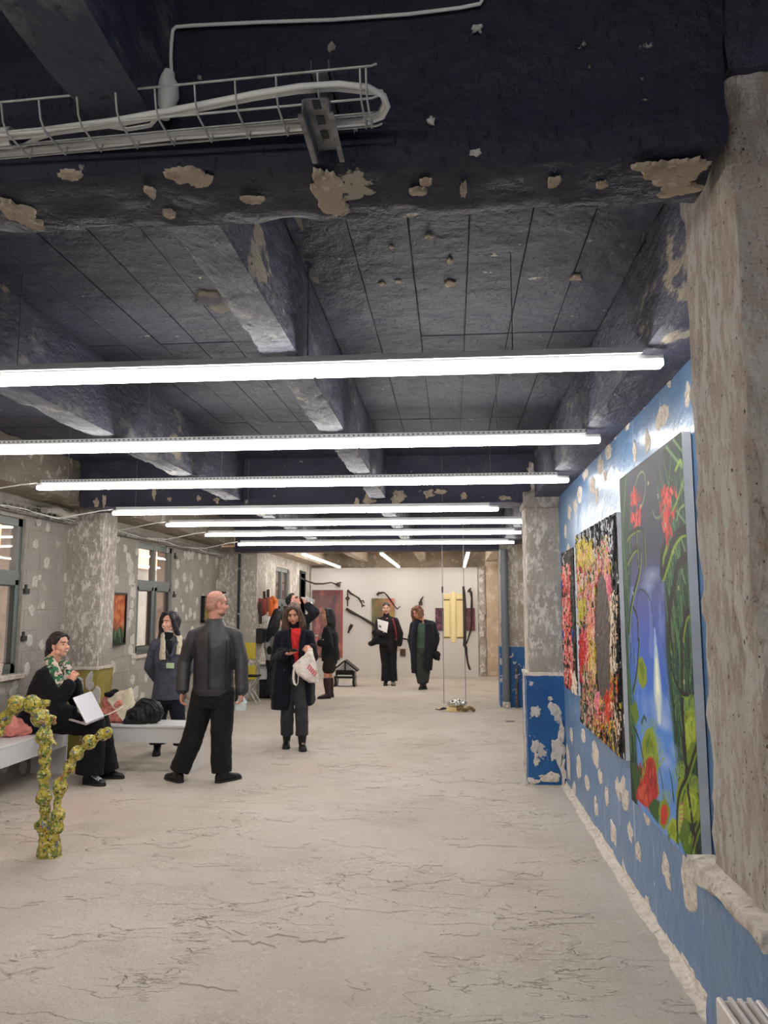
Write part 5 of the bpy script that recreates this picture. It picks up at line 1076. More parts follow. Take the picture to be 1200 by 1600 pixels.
class Fig:
    """a figure built from joints given in world space"""
    def __init__(s, label, base, J, f, up=(0, 0, 1), k=1., skin=None, vox=.006, cvox=.009, cat='person'):
        s.t = thing('person', label, cat, base); s.J = {a: Vector(b) for a, b in J.items()}; s.k = k; s.skin = skin; s.vox, s.cvox = vox, cvox
        s.f = Vector(f).normalized(); up = Vector(up); s.u = (up - s.f * up.dot(s.f)).normalized(); s.r = s.f.cross(s.u)
        j = s.J; s.pc = (j['hipL'] + j['hipR']) / 2; s.scn = (j['shL'] + j['shR']) / 2
        s.nb = s.scn + (s.scn - s.pc).normalized() * .065 * k; s.seed = len(label)
    def H(s, x, y, z): return s.J['head'] + (s.r * x + s.f * y + s.u * z) * s.k
    def he(s, mb, c, rx, ry, rz, n=14, m=9): return mb.ell(s.H(*c), s.r * rx * s.k, s.f * ry * s.k, s.u * rz * s.k, n, m)
    def frame(s, t):
        """centre and lateral/depth unit vectors at torso height t (0 pelvis .. 1 shoulders)"""
        j = s.J; c = s.pc.lerp(s.scn, t); lat = ((j['hipR'] - j['hipL']).normalized() * (1 - t) + (j['shR'] - j['shL']).normalized() * t).normalized()
        up = (s.scn - s.pc).normalized(); lat = (lat - up * lat.dot(up)).normalized(); return c, lat, up.cross(lat)
    TOR = [(-.22, .13, .10), (-.10, .165, .115), (.05, .165, .115), (.30, .135, .10), (.50, .135, .102), (.72, .152, .112), (.88, .165, .105), (.98, .145, .085), (1.07, .095, .07), (1.14, .062, .058)]
    def torso(s, mb, g=0, t0=-9, t1=9, n=20, prof=None, extra=None):
        R = []
        for t, a, b in (prof or s.TOR):
            if t < t0 or t > t1: continue
            c, l, d = s.frame(t); R.append((c, l * (a * s.k + g), d * (b * s.k + g)))
        return mb.loft(R, n)
    def hand(s, mb, w, d, nrm, thumb=1, curl=.5, sp=1., bends=None, k=None):
        """palm, four jointed fingers, thumb; d along the hand, nrm out of the palm, thumb side = thumb * (d x nrm)"""
        k = (k or s.k) * 1.0; d = Vector(d).normalized(); n = Vector(nrm); n = (n - d * n.dot(d)).normalized(); l = d.cross(n) * thumb
        mb.loft([(w - d * .01 * k, l * .027 * k, n * .019 * k), (w + d * .02 * k, l * .031 * k, n * .018 * k), (w + d * .06 * k, l * .040 * k, n * .016 * k), (w + d * .092 * k, l * .042 * k, n * .013 * k)], 14)
        for i, (o, L) in enumerate(((.034, .070), (.0115, .079), (-.0115, .073), (-.034, .057))):
            cu = bends[i] if bends else curl * (1 + .12 * i); p = w + d * .088 * k + l * o * k * sp; a = 0; fd = d + l * o * 2.2 * (sp)
            fd = fd.normalized()
            for q, (fr, b) in enumerate(((.45, .55), (.32, .95), (.23, .6))):
                a += cu * b; dr = fd * math.cos(a) + n * math.sin(a); e = p + dr * L * fr * k; mb.cap(p, e, (.0092 - .0008 * q) * k, (.0084 - .0008 * q) * k, 8); p = e
        p = w + d * .022 * k + l * .026 * k; dr = (l * .75 + d * .65 + n * .30).normalized(); e = p + dr * .042 * k; mb.cap(p, e, .0125 * k, .0105 * k, 8)
        dr2 = (d * .85 + n * (.35 + curl * .5) + l * (.25 - curl * .3)).normalized(); e2 = e + dr2 * .034 * k; mb.cap(e, e2, .0105 * k, .0095 * k, 8); mb.cap(e2, e2 + (dr2 + n * curl * .4).normalized() * .024 * k, .0095 * k, .0075 * k, 8)
    def body(s, handL=None, handR=None, ears=True, smile=False, chin=1., soft=1):
        j, k = s.J, s.k; mb = MB(); he = s.he
        he(mb, (0, -.012, .040), .074, .093, .086, 18, 12); he(mb, (0, .030, -.028), .059, .062, .083, 16, 10); he(mb, (0, .052, -.088), .030, .030, .026 * chin)
        for sx in (-1, 1):
            he(mb, (sx * .036, .056, -.032), .026 + .004 * soft, .026 + .002 * soft, .027 + .003 * soft)
            if ears:
                he(mb, (sx * .074, -.004, -.012), .009, .020, .032); he(mb, (sx * .075, .002, -.036), .008, .012, .012)
            he(mb, (sx * .052, .022, -.070), .016, .030, .022)
        he(mb, (0, .064 + .004 * (1 - soft), .034), .050, .024, .022)                        # brow ridge
        mb.cap(s.H(0, .084, .014), s.H(0, .107 - .003 * soft, -.026), .0085 * k, (.0135 - .0015 * soft) * k, 8); he(mb, (.012, .096, -.031), .008, .010, .008); he(mb, (-.012, .096, -.031), .008, .010, .008)
        he(mb, (0, .084, -.056), .024, .012, .013)
        mb.cap(s.H(0, -.022, -.055), s.nb + (s.scn - s.pc).normalized() * .0, .052 * k, .056 * k, 14)
        s.torso(mb, -.004)
        for a in 'LR':
            sh, el, wr = j['sh' + a], j['el' + a], j['wr' + a]
            mb.cap(s.nb.lerp(sh, .25), sh, .048 * k, .046 * k); mb.cap(sh, el, .047 * k, .037 * k); mb.cap(el, wr, .036 * k, .025 * k)
            hp, kn, an, to = (j[q + a] for q in ('hip', 'kn', 'an', 'to'))
            mb.cap(hp, kn, .082 * k, .053 * k); mb.cap(kn, kn.lerp(an, .35), .052 * k, .053 * k); mb.cap(kn.lerp(an, .35), an, .053 * k, .034 * k)
            tz = Vector((to.x, to.y, an.z - .06)); mb.cap(an + Vector((0, 0, -.045)), an.lerp(tz, .55), .018 * k, .013 * k)
            h = handL if a == 'L' else handR
            if h: s.hand(mb, wr, *h[:2], **h[2])
        o = obj('body', mb, s.skin, s.t); remesh(o, s.vox, 2); s.b = o
        ey = MB(); br = MB()
        for sx in (-1, 1):
            s.he(ey, (sx * .031, .083, .004), .0115, .007, .0042 if smile else .0055, 10, 6); br.cap(s.H(sx * .016, .094, .026), s.H(sx * .050, .078, .028), .0042 * k, .003 * k, 6)
        obj('eyes', ey, m_eye, o, smooth=True); obj('eyebrows', br, m_brow, o, smooth=True)
        li = MB(); s.he(li, (0, .093, -.052), .022, .006, .005, 12, 6); s.he(li, (0, .092, -.062), .018, .006, .006, 12, 6); obj('lips', li, m_lip, o, smooth=True)
        if smile: te = MB(); s.he(te, (0, .098, -.057), .020, .004, .0055, 12, 6); obj('teeth', te, m_teeth, o, smooth=True)
        return o
    def piece(s, name, mb, mat, vox=None, smooth=3, disp=.012, ds=.09, parent=None, label=None):
        o = obj(name, mb, mat, parent or s.t); remesh(o, vox or s.cvox, smooth, disp, ds)
        if label: o['label'] = label
        return o
    def sleeve(s, mb, a, g=.022, w=.006, end=1.):
        j, k = s.J, s.k; sh, el, wr = j['sh' + a], j['el' + a], j['wr' + a]; e = el.lerp(wr, end)
        mb.cap(s.nb.lerp(sh, .15), sh, .045 * k + g * .6, .046 * k + g * .8, 16); mb.cap(sh, el, .047 * k + g * .9, .040 * k + g + w, 16); mb.cap(el, e, .040 * k + g + w, .030 * k + g + w, 16, caps=True)
        return mb
    def trousers(s, mat, rh=.105, rk=.075, ra=.075, waist=.18, end=1., name='trousers', disp=.014, **kw):
        mb = MB(); j, k = s.J, s.k
        s.torso(mb, .014, -.3, waist + .02)
        for a in 'LR':
            hp, kn, an = j['hip' + a], j['kn' + a], j['an' + a]; e = kn.lerp(an, end)
            d1 = (kn - hp).normalized(); d2 = (e - kn).normalized(); y = Vector((0, 1, 0)) if abs(d1.y) < .8 else Vector((0, 0, 1))
            R = []
            for q, (p, r, d) in enumerate(((hp, rh, d1), (hp.lerp(kn, .5), (rh + rk) / 2, d1), (hp.lerp(kn, .9), rk, d1), (kn, rk * 1.02, (d1 + d2).normalized()), (kn.lerp(e, .15), rk, d2), (kn.lerp(e, .6), (rk + ra) / 2, d2), (e, ra, d2))):
                uu = (y - d * y.dot(d)).normalized(); R.append((p, uu * r * k, d.cross(uu) * r * k))
            mb.cap(s.pc + (hp - s.pc) * .7, hp, .10 * k, rh * k, 14); mb.loft(R, 16)
        return s.piece(name, mb, mat, disp=disp, **kw)
    def shoe(s, a, mat=None, sole=None, L=.25, w=.045, boot=0, name='shoe'):
        j, k = s.J, s.k; an, to = j['an' + a], j['to' + a]; d = to - an; d.z = 0; d.normalize(); l = Vector((-d.y, d.x, 0)); z0 = max(0.0, min(an.z - .085, .08)) if 'lift' + a in j else 0
        heel = Vector((an.x, an.y, z0)) - d * .06 * k
        mb = MB(); Lk = L * k
        for q, (f_, ww, h) in enumerate(((0, .030, .06), (.05, .036, .085), (.25, .036, .095), (.5, .041, .075), (.75, .046, .052), (.92, .038, .04), (1, .020, .026))):
            pass
        R = [(heel + d * Lk * f_ + Vector((0, 0, h * .5 * k + .008)), l * ww * k * (w / .045), Vector((0, 0, h * .5 * k))) for f_, ww, h in ((0, .022, .055), (.06, .034, .085), (.25, .037, .095), (.45, .040, .078), (.7, .046, .056), (.9, .038, .044), (1, .018, .026))]
        mb.loft(R, 14, .8)
        mb.cap(heel + d * .075 * k + Vector((0, 0, .06)), Vector((an.x, an.y, an.z + .02 + boot)), .042 * k, (.046 if not boot else .058) * k, 12)
        o = obj(name, mb, mat or m_shoe, s.t); remesh(o, min(.007, s.vox + .001), 2)
        so = MB(); P_ = [heel + d * Lk * f_ + l * ww * sg * k * (w / .045) for sg, seq in ((1, ((0, .02), (.06, .036), (.3, .038), (.7, .049), (.92, .038), (1.02, .016))), (-1, ((1.02, .016), (.92, .038), (.7, .049), (.3, .038), (.06, .036), (0, .02)))) for f_, ww in seq]
        so.poly([Vector((p.x, p.y, z0)) for p in P_], (0, 0, .022)); obj('sole', so, sole or m_sole, o)
        return o
    def hair(s, mat, cap=True, lobes=(), fringe=True, disp=.012, vox=None, grow=1.):
        mb = MB()
        if cap:
            s.he(mb, (0, -.026, .056), .083 * grow, .092 * grow, .083 * grow, 18, 12); s.he(mb, (0, -.058, .0), .074 * grow, .060 * grow, .085, 16, 10)
        for L in lobes:                                                 # list of (x,y,z,r) head points
            for (a, b) in zip(L, L[1:]): mb.cap(s.H(*a[:3]), s.H(*b[:3]), a[3] * s.k, b[3] * s.k, 12)
        if fringe: mb.cap(s.H(-.042, .050, .098), s.H(.042, .050, .098), .030 * s.k, .030 * s.k, 12); mb.cap(s.H(-.066, .030, .075), s.H(.066, .030, .075), .026 * s.k, .026 * s.k, 12)
        o = obj('hair', mb, mat, s.t); remesh(o, vox or max(.006, s.vox), 2, disp, .035); return o

def P(px, py, Y): return tuple(atY(px, py, Y))

# --- the bald man in the leather jacket, seen from behind
Y = 7.28
F = Fig('bald man in dark leather jacket and black trousers, seen from behind', (atY(310, 1222, Y).x, Y, 0), dict(
    head=P(339, 944, Y - .01), shL=P(303, 993, Y + .02), shR=P(368, 993, Y), elL=P(288, 1036, Y + .02), elR=P(377, 1034, Y + .0), wrL=P(285, 1078, Y - .06), wrR=P(378, 1079, Y - .05),
    hipL=P(318, 1085, Y), hipR=P(348, 1085, Y), knL=P(303, 1148, Y + .02), knR=P(346, 1150, Y + .03), anL=P(279, 1207, Y - .02), anR=P(346, 1208, Y + .01), toL=P(264, 1216, Y + .10), toR=P(360, 1215, Y + .10)),
    (.80, .58, -.02), k=1.02, skin=SKIN('skin_ruddy', (196, 140, 122)), vox=.0055, cvox=.008)
F.body(handL=(((-.05, 0, -1)), (1, 0, 0), dict(thumb=-1, curl=.55)), handR=((.05, -.05, -1), (-1, .2, 0), dict(thumb=1, curl=.75)), soft=0)
mb = MB(); prof = [(.03, .150, .115), (.10, .165, .130), (.3, .168, .132), (.55, .172, .135), (.8, .183, .135), (.93, .172, .122), (1.04, .135, .105), (1.14, .095, .085), (1.22, .072, .072), (1.27, .066, .068)]
F.torso(mb, .018, prof=prof, n=26); [F.sleeve(mb, a, .020, .010, .96) for a in 'LR']
m_jk = M('charcoal_leather', (53, 53, 56), .42, spec=.5, layers=[dict(s=5, d=4, lo=.4, hi=.7, c=(44, 44, 47))], bumps=[dict(s=9, d=2, lo=.3, hi=.7, h=.004), dict(s=120, d=3, lo=.3, hi=.7, h=.0004)])
jk = F.piece('jacket', mb, m_jk, disp=.018, ds=.16)
mb = MB(); F.torso(mb, .020, prof=[(-.01, .158, .122), (.02, .163, .128), (.09, .170, .134), (.10, .168, .133)], n=26); obj('hem_band', mb, m_jk, jk, smooth=True)
mb = MB(); c, l, d = F.frame(1.20); mb.loft([(c, l * .088, d * .084), (c + F.u * .02, l * .082, d * .080), (c + F.u * .05, l * .076, d * .074)], 20); o = obj('collar', mb, m_jk, jk, smooth=True)
seam = MB(); bk = Vector((0, -1, 0))
def back_pt(t, lx): c, l, d = F.frame(t); dd = d if d.y < 0 else -d; a = .185 if t > .7 else .17; return c + l * lx + dd * (.135 + .031) * math.sqrt(max(.05, 1 - (lx / .21) ** 2))
seam.path([back_pt(t, .0) for t in (.1, .3, .5, .7, .85, .95, 1.05)], .005, 6); obj('back_seam', seam, M('seam_shadow_leather', (30, 30, 32), .5), jk, smooth=True)
sm = MB()
for sx in (-.16, .16): sm.path([back_pt(t, sx) for t in (.12, .35, .6, .8, .92)], .004, 6)
obj('side_seams', sm, bpy.data.materials['seam_shadow_leather'], jk, smooth=True)
for a in 'LR':
    mb = MB(); w_, e_ = F.J['wr' + a], F.J['el' + a]; dr = (w_ - e_).normalized(); u_ = dr.orthogonal().normalized(); mb.loft([(w_ - dr * .03, u_ * .063, dr.cross(u_) * .063), (w_ + dr * .015, u_ * .060, dr.cross(u_) * .060)], 16); obj('cuff', mb, m_jk, jk, smooth=True)
m_tr = CLOTH('black_trouser_cloth', (25, 25, 29), .85)
F.trousers(m_tr, .115, .098, .092, .16, .97, disp=.022); [F.shoe(a, L=.285) for a in 'LR']
mb = MB(); F.he(mb, (0, -.014, .034), .0755, .093, .086, 20, 12); F.he(mb, (0, -.045, -.01), .068, .062, .07); hb = obj('shaved_hair', mb, M('shaved_stubble', (176, 128, 114), .6, layers=[dict(s=60, d=3, lo=.45, hi=.6, c=(150, 110, 98))]), F.t); remesh(hb, .006, 2); hb['label'] = 'grey brown shaved stubble'
bd = MB(); F.he(bd, (0, .050, -.084), .036, .036, .030); F.he(bd, (0, .030, -.068), .054, .036, .026); o = obj('beard_stubble', bd, M('stubble', (128, 98, 84), .7), F.b); remesh(o, .006, 2)
t = thing('sunglasses', 'sunglasses pushed up on the bald head', 'sunglasses', F.H(0, .05, .12))
mb = MB()
for sx in (-1, 1): F.he(mb, (sx * .032, .062, .112), .027, .010, .018)
obj('lenses', mb, m_phone, t, smooth=True)
mb = MB()
for sx in (-1, 1): mb.path([F.H(sx * .060, .066, .104), F.H(sx * .080, .02, .075), F.H(sx * .083, -.03, .05)], .003, 6)
mb.path([F.H(-.06, .066, .118), F.H(0, .075, .128), F.H(.06, .066, .118)], .003, 6); obj('temples', mb, m_galv, t, smooth=True)
t = thing('clear_bag', 'pale blue translucent carrier bag held in the right hand of the bald man', 'bag', atY(376, 1108, Y - .06))
m_film = M('pale_blue_film', (222, 238, 240), .3, alpha=.5)
Yh = Y - .055
bg_ = obj('bag_body', MB().loft([(atY(375, 1110, Yh), (.05, 0, 0), (0, .02, 0)), (atY(376, 1103, Yh), (.055, 0, 0), (0, .03, 0)), (atY(377, 1096, Yh), (.045, 0, 0), (0, .02, 0))], 14), m_film, t, smooth=True)
for a_, b_ in (((371, 1099), (377, 1087)), ((384, 1099), (379, 1087))): obj('bag_handle', MB().path([atY(*a_, Yh), atY((a_[0] + b_[0]) / 2, (a_[1] + b_[1]) / 2, Yh), atY(*b_, Yh)], [.022, .014, .008], 8, .4), m_film, t, smooth=True)

# --- the woman with the phone
Y = 9.13
F = Fig('long haired woman in navy coat walking and looking at a phone', (atY(460, 1168, Y).x, Y, 0), dict(
    head=P(459, 959, Y - .06), shL=P(437, 994, Y), shR=P(483, 993, Y), elL=P(431, 1030, Y - .02), elR=P(489, 1026, Y + .02), wrL=P(447, 1021, Y - .26), wrR=P(487, 1011, Y - .20),
    hipL=P(451, 1055, Y), hipR=P(470, 1055, Y), knL=P(449, 1105, Y - .05), knR=P(471, 1106, Y - .1), anL=P(448, 1154, Y + .04), anR=P(472, 1156, Y - .10), toL=P(447, 1164, Y - .10), toR=P(474, 1168, Y - .26)),
    (.02, -.93, -.36), k=.97, skin=SKIN('skin_tan', (206, 150, 124)), vox=.0055, cvox=.009)
F.body(handL=((.75, -.6, .0), (0, -.2, 1), dict(thumb=-1, curl=.5)), handR=((-.25, -.75, -.3), (-.6, .2, -.6), dict(thumb=-1, curl=1.2)), chin=1)
m_navycoat = CLOTH('navy_wool', (17, 19, 32), .9, .05)
mb = MB(); F.torso(mb, .026, .0, 1.09, n=24); [F.sleeve(mb, a, .022, .006, .93) for a in 'LR']
def flap(mb, pts, d0, d1, n=16):
    R = []
    for (xl, xr, py) in pts:
        a, b = atY(xl, py, Y), atY(xr, py, Y); R.append(((a + b) / 2 + Vector((0, (d0 + d1) / 2, 0)), (b - a) / 2, Vector((0, (d1 - d0) / 2, 0))))
    return mb.loft(R, n, .7)
flap(mb, [(435, 460, 1012), (431, 460, 1035), (428, 459, 1065), (426, 458, 1085), (425, 457, 1107)], -.17, .14); flap(mb, [(470, 486, 1012), (472, 489, 1035), (476, 490, 1065), (477, 490, 1085), (478, 490, 1101)], -.12, .14); flap(mb, [(436, 484, 1010), (432, 489, 1040), (430, 490, 1070), (428, 490, 1098)], .08, .16)
coat = F.piece('coat', mb, m_navycoat, disp=.018, ds=.12)
for sx, pts in ((-1, ((448, 985), (451, 1000), (456, 1022), (459, 1045))), (1, ((474, 985), (472, 1000), (470, 1020), (469, 1042)))):
    obj('lapel', MB().path([atY(px, py, Y - .155 - .012 * i) for i, (px, py) in enumerate(pts)], [.030, .038, .034, .02], 10, .45), m_navycoat, coat, smooth=True)
obj('coat_button', MB().path([atY(444, 1047, Y - .17), atY(444, 1047, Y - .19)], .012, 12), m_black, coat)
mb = MB(); m_red = CLOTH('red_scarf_cloth', (206, 44, 44), .7, fleck=(180, 34, 36))
R = [(atY(462, 982, Y - .10), (.055, 0, 0), (0, .05, 0)), (atY(462, 992, Y - .13), (.062, 0, 0), (0, .045, 0)), (atY(462, 1005, Y - .145), (.055, 0, 0), (0, .04, 0)), (atY(463, 1022, Y - .15), (.040, 0, 0), (0, .035, 0)), (atY(464, 1040, Y - .15), (.030, 0, 0), (0, .03, 0))]
mb.loft(R, 16); F.piece('red_shirt', mb, m_red, .008, 1, .03, .05)
mb = MB(); mb.cap(F.H(0, -.01, -.085), F.H(0, .0, -.15), .058, .062, 14); F.piece('black_collar', mb, m_blackcloth, disp=.006)
F.trousers(CLOTH('dark_grey_denim', (56, 56, 62), .8), .10, .080, .078, .1, .86); [F.shoe(a, L=.25, boot=.05) for a in 'LR']
F.hair(HAIR('brown_hair', (70, 54, 46)), True, [[(-.06, .035, .085, .028), (-.082, .030, .02, .034), (-.098, .02, -.06, .042), (-.110, .035, -.14, .045), (-.085, .05, -.185, .035)], [(.05, .04, .09, .028), (.082, .030, .02, .034), (.100, .02, -.07, .044), (.105, .04, -.15, .046), (.085, .06, -.215, .034)],
    [(0, -.08, .02, .075), (0, -.09, -.06, .08), (0, -.075, -.13, .08)], [(-.01, .06, .108, .024), (-.055, .055, .075, .026), (-.075, .045, .02, .026)], [(-.01, .06, .108, .026), (.045, .06, .085, .028), (.074, .048, .03, .026)]], fringe=False, disp=.010)
t = thing('phone', 'dark smartphone held in the hand of the woman in navy', 'phone', atY(455, 1016, Y - .36))
c = atY(455.5, 1016.5, Y - .37); ax = Vector((.068, -.03, .012)); ay = Vector((.02, .03, -.012)); obj('phone_shell', MB().obox(c, ax, ay, (0.0, .003, .0045)).bevel(.003, 2), m_black, t); obj('phone_screen', MB().obox(c + Vector((0, .004, .006)), ax * .92, ay * .9, (0, .0006, .001)), m_phone, t)
t = thing('cloth_tote', 'white cloth tote with red print swinging from her hand', 'bag', atY(480, 1060, Y - .26))
Yt = Y - .27; m_wc = M('white_cotton', (222, 212, 204), .85, layers=[dict(s=6, d=4, lo=.5, hi=.7, c=(204, 194, 186))])
mb = MB()
R = [(atY(485, 1012, Yt), (.022, 0, 0), (0, .018, 0)), (atY(484, 1022, Yt), (.045, 0, 0), (0, .03, 0)), (atY(482, 1034, Yt), (.085, 0, .0), (0, .04, 0)), (atY(478, 1046, Yt), (.135, 0, -.02), (0, .055, 0)), (atY(480, 1056, Yt), (.135, 0, -.04), (0, .06, 0)), (atY(485, 1063, Yt), (.095, 0, -.025), (0, .05, 0)), (atY(489, 1066, Yt), (.04, 0, 0), (0, .03, 0))]
mb.loft(R, 20); mb.cap(atY(460, 1040, Yt), atY(484, 1018, Yt), .022, .02); mb.cap(atY(460, 1040, Yt), atY(470, 1050, Yt), .02, .05)
o = obj('bag_body', mb, m_wc, t); remesh(o, .007, 2, .03, .06)
obj('bag_strap', MB().path([atY(px, py, Yt - .01) for px, py in ((462, 1037), (459, 1048), (458.5, 1060), (460, 1068), (463, 1071), (465.5, 1067), (466, 1058), (466.5, 1050))], .016, 8, .35), m_wc, t, smooth=True)
m_rp = M('red_print', (196, 60, 64), .8)
for i in range(5):
    for q_ in range(3):
        a_ = atY(481 + i * 2.6 + q_ * 1.4, 1041 + i * 2.9 - q_ * 2.1 + 3, Yt - .066 + .004 * q_); obj('print_mark', MB().obox(a_, (.0075, 0, -.007), (.004, 0, .0042), (0, .0025, 0)), m_rp, t)

# --- the woman in the grey blazer
Y = 8.62
F = Fig('smiling woman in grey blazer with cream scarf and green badge', (atY(262, 1175, Y).x, Y, 0), dict(
    head=P(265.5, 973, Y), shL=P(243, 1007, Y - .02), shR=P(288, 1008, Y + .02), elL=P(234, 1042, Y + .04), elR=P(295, 1045, Y + .06), wrL=P(246, 1062, Y + .16), wrR=P(282, 1066, Y + .18),
    hipL=P(254, 1082, Y), hipR=P(274, 1082, Y), knL=P(248, 1126, Y - .02), knR=P(279, 1127, Y), anL=P(246, 1165, Y), anR=P(284, 1165, Y + .05), toL=P(244, 1177, Y - .14), toR=P(292, 1176, Y - .08)),
    (-.42, -.88, .02), k=.97, skin=SKIN('skin_light_warm', (222, 170, 148)), vox=.0055, cvox=.0085)
F.body(handL=((.8, .1, -.3), (0, 1, 0), dict(thumb=1, curl=.5)), handR=((-.8, .1, -.3), (0, 1, 0), dict(thumb=-1, curl=.5)), smile=True)
mb = MB(); prof = [(-.14, .185, .130), (.0, .178, .128), (.15, .162, .118), (.3, .150, .110), (.5, .150, .112), (.72, .166, .120), (.88, .178, .112), (.98, .15, .09), (1.04, .09, .075)]
F.torso(mb, .018, prof=prof, n=24); [F.sleeve(mb, a, .018, .008, .95) for a in 'LR']
m_bz = CLOTH('slate_blazer_cloth', (84, 85, 100), .8); bz = F.piece('blazer', mb, m_bz, disp=.012, ds=.11)
mb = MB(); R = [(atY(262, 1000, Y - .10), (.055, 0, 0), (0, .05, 0)), (atY(264, 1012, Y - .125), (.045, 0, 0), (0, .04, 0)), (atY(266, 1022, Y - .125), (.02, 0, 0), (0, .03, 0))]; mb.loft(R, 14); mb.cap(F.H(0, .0, -.10), F.H(0, .01, -.16), .056, .062, 14); F.piece('black_jumper', mb, m_blackcloth, disp=.004)
mb = MB(); mb.cap(F.H(0, .0, -.092), F.H(0, .0, -.105), .060, .060, 16); F.piece('neck_wrap', mb, M('pale_neck_wrap', (206, 194, 192), .8), disp=.004)
for pts in (((257, 1003), (262, 1016), (266, 1027)), ((279, 1003), (273, 1016), (268, 1027))): obj('lapel', MB().path([atY(px, py, Y - .135 - .008 * i) for i, (px, py) in enumerate(pts)], [.022, .034, .012], 10, .4), m_bz, bz, smooth=True)
m_sc = M('cream_scarf_cloth', (214, 204, 186), .85, layers=[dict(s=10, d=3, lo=.45, hi=.6, c=(196, 186, 160))])
mb = MB(); mb.path([atY(px, py, yy) for px, py, yy in ((262, 989, Y + .05), (254, 991, Y - .02), (254, 997, Y - .11), (254.5, 1008, Y - .155), (253.5, 1020, Y - .165), (254, 1031, Y - .165))], [.03, .034, .040, .044, .050, .050], 14, .35); mb.path([atY(px, py, yy) for px, py, yy in ((268, 989, Y + .06), (279, 991, Y - .0), (281, 999, Y - .11), (280, 1010, Y - .155), (278, 1023, Y - .165))], [.028, .032, .032, .030, .026], 14, .35); F.piece('scarf', mb, m_sc, .006, 1, .014, .03)
t = thing('name_badge', 'pale green name badge hanging at the front of the grey blazer', 'badge', atY(266, 1040, Y - .16)); c = atY(266, 1040, Y - .168)
obj('badge_card', MB().obox(c, (.048, -.008, 0), (0, .002, 0), (0, 0, .030)), M('pale_green_card', (196, 222, 178), .5), t); obj('lanyard', MB().path([c + Vector((0, -.002, .03)), atY(266, 1030, Y - .165), atY(262, 1012, Y - .17), atY(258, 998, Y - .15)], .003, 6), m_black, t)
F.trousers(CLOTH('dark_navy_denim', (28, 31, 46), .8), .105, .085, .095, .1, .92); [F.shoe(a, L=.25) for a in 'LR']
F.hair(HAIR('black_wavy_hair', (26, 22, 28)), True, [[(-.055, .04, .09, .028), (-.08, .025, .03, .030), (-.090, .0, -.05, .032), (-.105, -.03, -.12, .032), (-.15, -.03, -.165, .02)], [(.045, .055, .10, .032), (.080, .045, .04, .036), (.100, .02, -.03, .045), (.110, .0, -.10, .045), (.115, .02, -.18, .040), (.11, .04, -.235, .026)], [(0, -.08, .02, .075), (.03, -.08, -.06, .075), (.05, -.06, -.14, .06)],
    [(.0, .060, .108, .022), (.05, .058, .07, .026), (.074, .05, .015, .024)]], fringe=False, disp=.012)

# --- the seated woman
Y = 7.24
F = Fig('laughing woman in black coat sitting sideways on the long bench', (atY(70, 1150, Y).x, Y, BZ), dict(
    head=P(93, 1008, Y), shR=P(66, 1056, Y - .17), shL=P(84, 1054, Y + .17), elR=P(90, 1098, Y - .17), elL=P(119, 1092, Y + .16), wrR=P(109, 1068, Y - .10), wrL=P(116, 1066, Y + .05),
    hipR=(-4.02, Y - .09, BZ + .10), hipL=(-4.02, Y + .09, BZ + .10), knR=P(150, 1133, Y - .10), knL=P(156, 1130, Y + .10), anR=P(139, 1211, 7.10), anL=P(164, 1206, 7.37), toR=P(158, 1222, 7.05), toL=P(184, 1213, 7.36)),
    (.94, -.30, .06), k=.97, skin=SKIN('skin_fair_warm', (224, 172, 150)), vox=.0052, cvox=.0085)
F.body(handR=((.35, .15, 1), (.2, 1, 0), dict(thumb=1, curl=.9)), handL=((-.15, -.35, 1), (0, -1, .2), dict(thumb=-1, curl=.9)), smile=True)
mb = MB(); m_bc = CLOTH('black_coat_cloth', (19, 20, 27), .9, .04)
c0 = Vector((-4.02, Y, BZ)); sm_ = F.scn
mb.loft([(Vector((-3.985, Y, BZ + .012)), (.19, 0, 0), (0, .24, 0)), (Vector((-3.99, Y, BZ + .10)), (.185, 0, 0), (0, .245, 0)), (c0.lerp(sm_, .4) + Vector((.03, 0, 0)), (.155, 0, 0), (0, .235, 0)), (c0.lerp(sm_, .7) + Vector((.01, 0, 0)), (.135, 0, 0), (0, .23, 0)), (c0.lerp(sm_, .92), (.11, 0, 0), (0, .20, 0)), (c0.lerp(sm_, 1.06), (.075, 0, 0), (0, .10, 0))], 24)
[F.sleeve(mb, a, .026, .012, .88) for a in 'LR']; mb.cap(P(64, 1062, Y - .12), P(66, 1110, Y - .17), .075, .12, 16); mb.cap(P(80, 1080, Y - .12), P(86, 1112, Y - .16), .07, .09, 16)
for a, b, ra, rb in ((P(62, 1100, Y - .2), P(112, 1112, Y - .17), .10, .05), (P(75, 1110, Y - .2), P(120, 1122, Y - .14), .09, .05)): mb.cap(a, b, ra, rb, 14)
F.piece('coat', mb, m_bc, disp=.024, ds=.12)
F.trousers(CLOTH('black_wide_trousers', (17, 17, 21), .9), .10, .105, .135, .1, .98, disp=.02)
for a in 'LR':
    o = F.shoe(a, sole=m_sole, L=.26)
    if a == 'R':
        la = MB(); an, to = F.J['anR'], F.J['toR']; d_ = (to - an); d_.z = 0; d_.normalize(); l_ = Vector((-d_.y, d_.x, 0)); h_ = Vector((an.x, an.y, 0)) - d_ * .06
        for i in range(5): q_ = h_ + d_ * (.10 + .022 * i) + Vector((0, 0, .100 - .010 * i)); la.path([q_ - l_ * .030 - Vector((0, 0, .012)), q_, q_ + l_ * .030 + d_ * .016 - Vector((0, 0, .012))], .0055, 6); la.path([q_ + l_ * .030 - Vector((0, 0, .012)), q_ + Vector((0, 0, .002)), q_ - l_ * .030 + d_ * .016 - Vector((0, 0, .012))], .0055, 6)
        lo = obj('laces', la, m_sole_w, o, smooth=True); lo['label'] = 'white shoe laces'
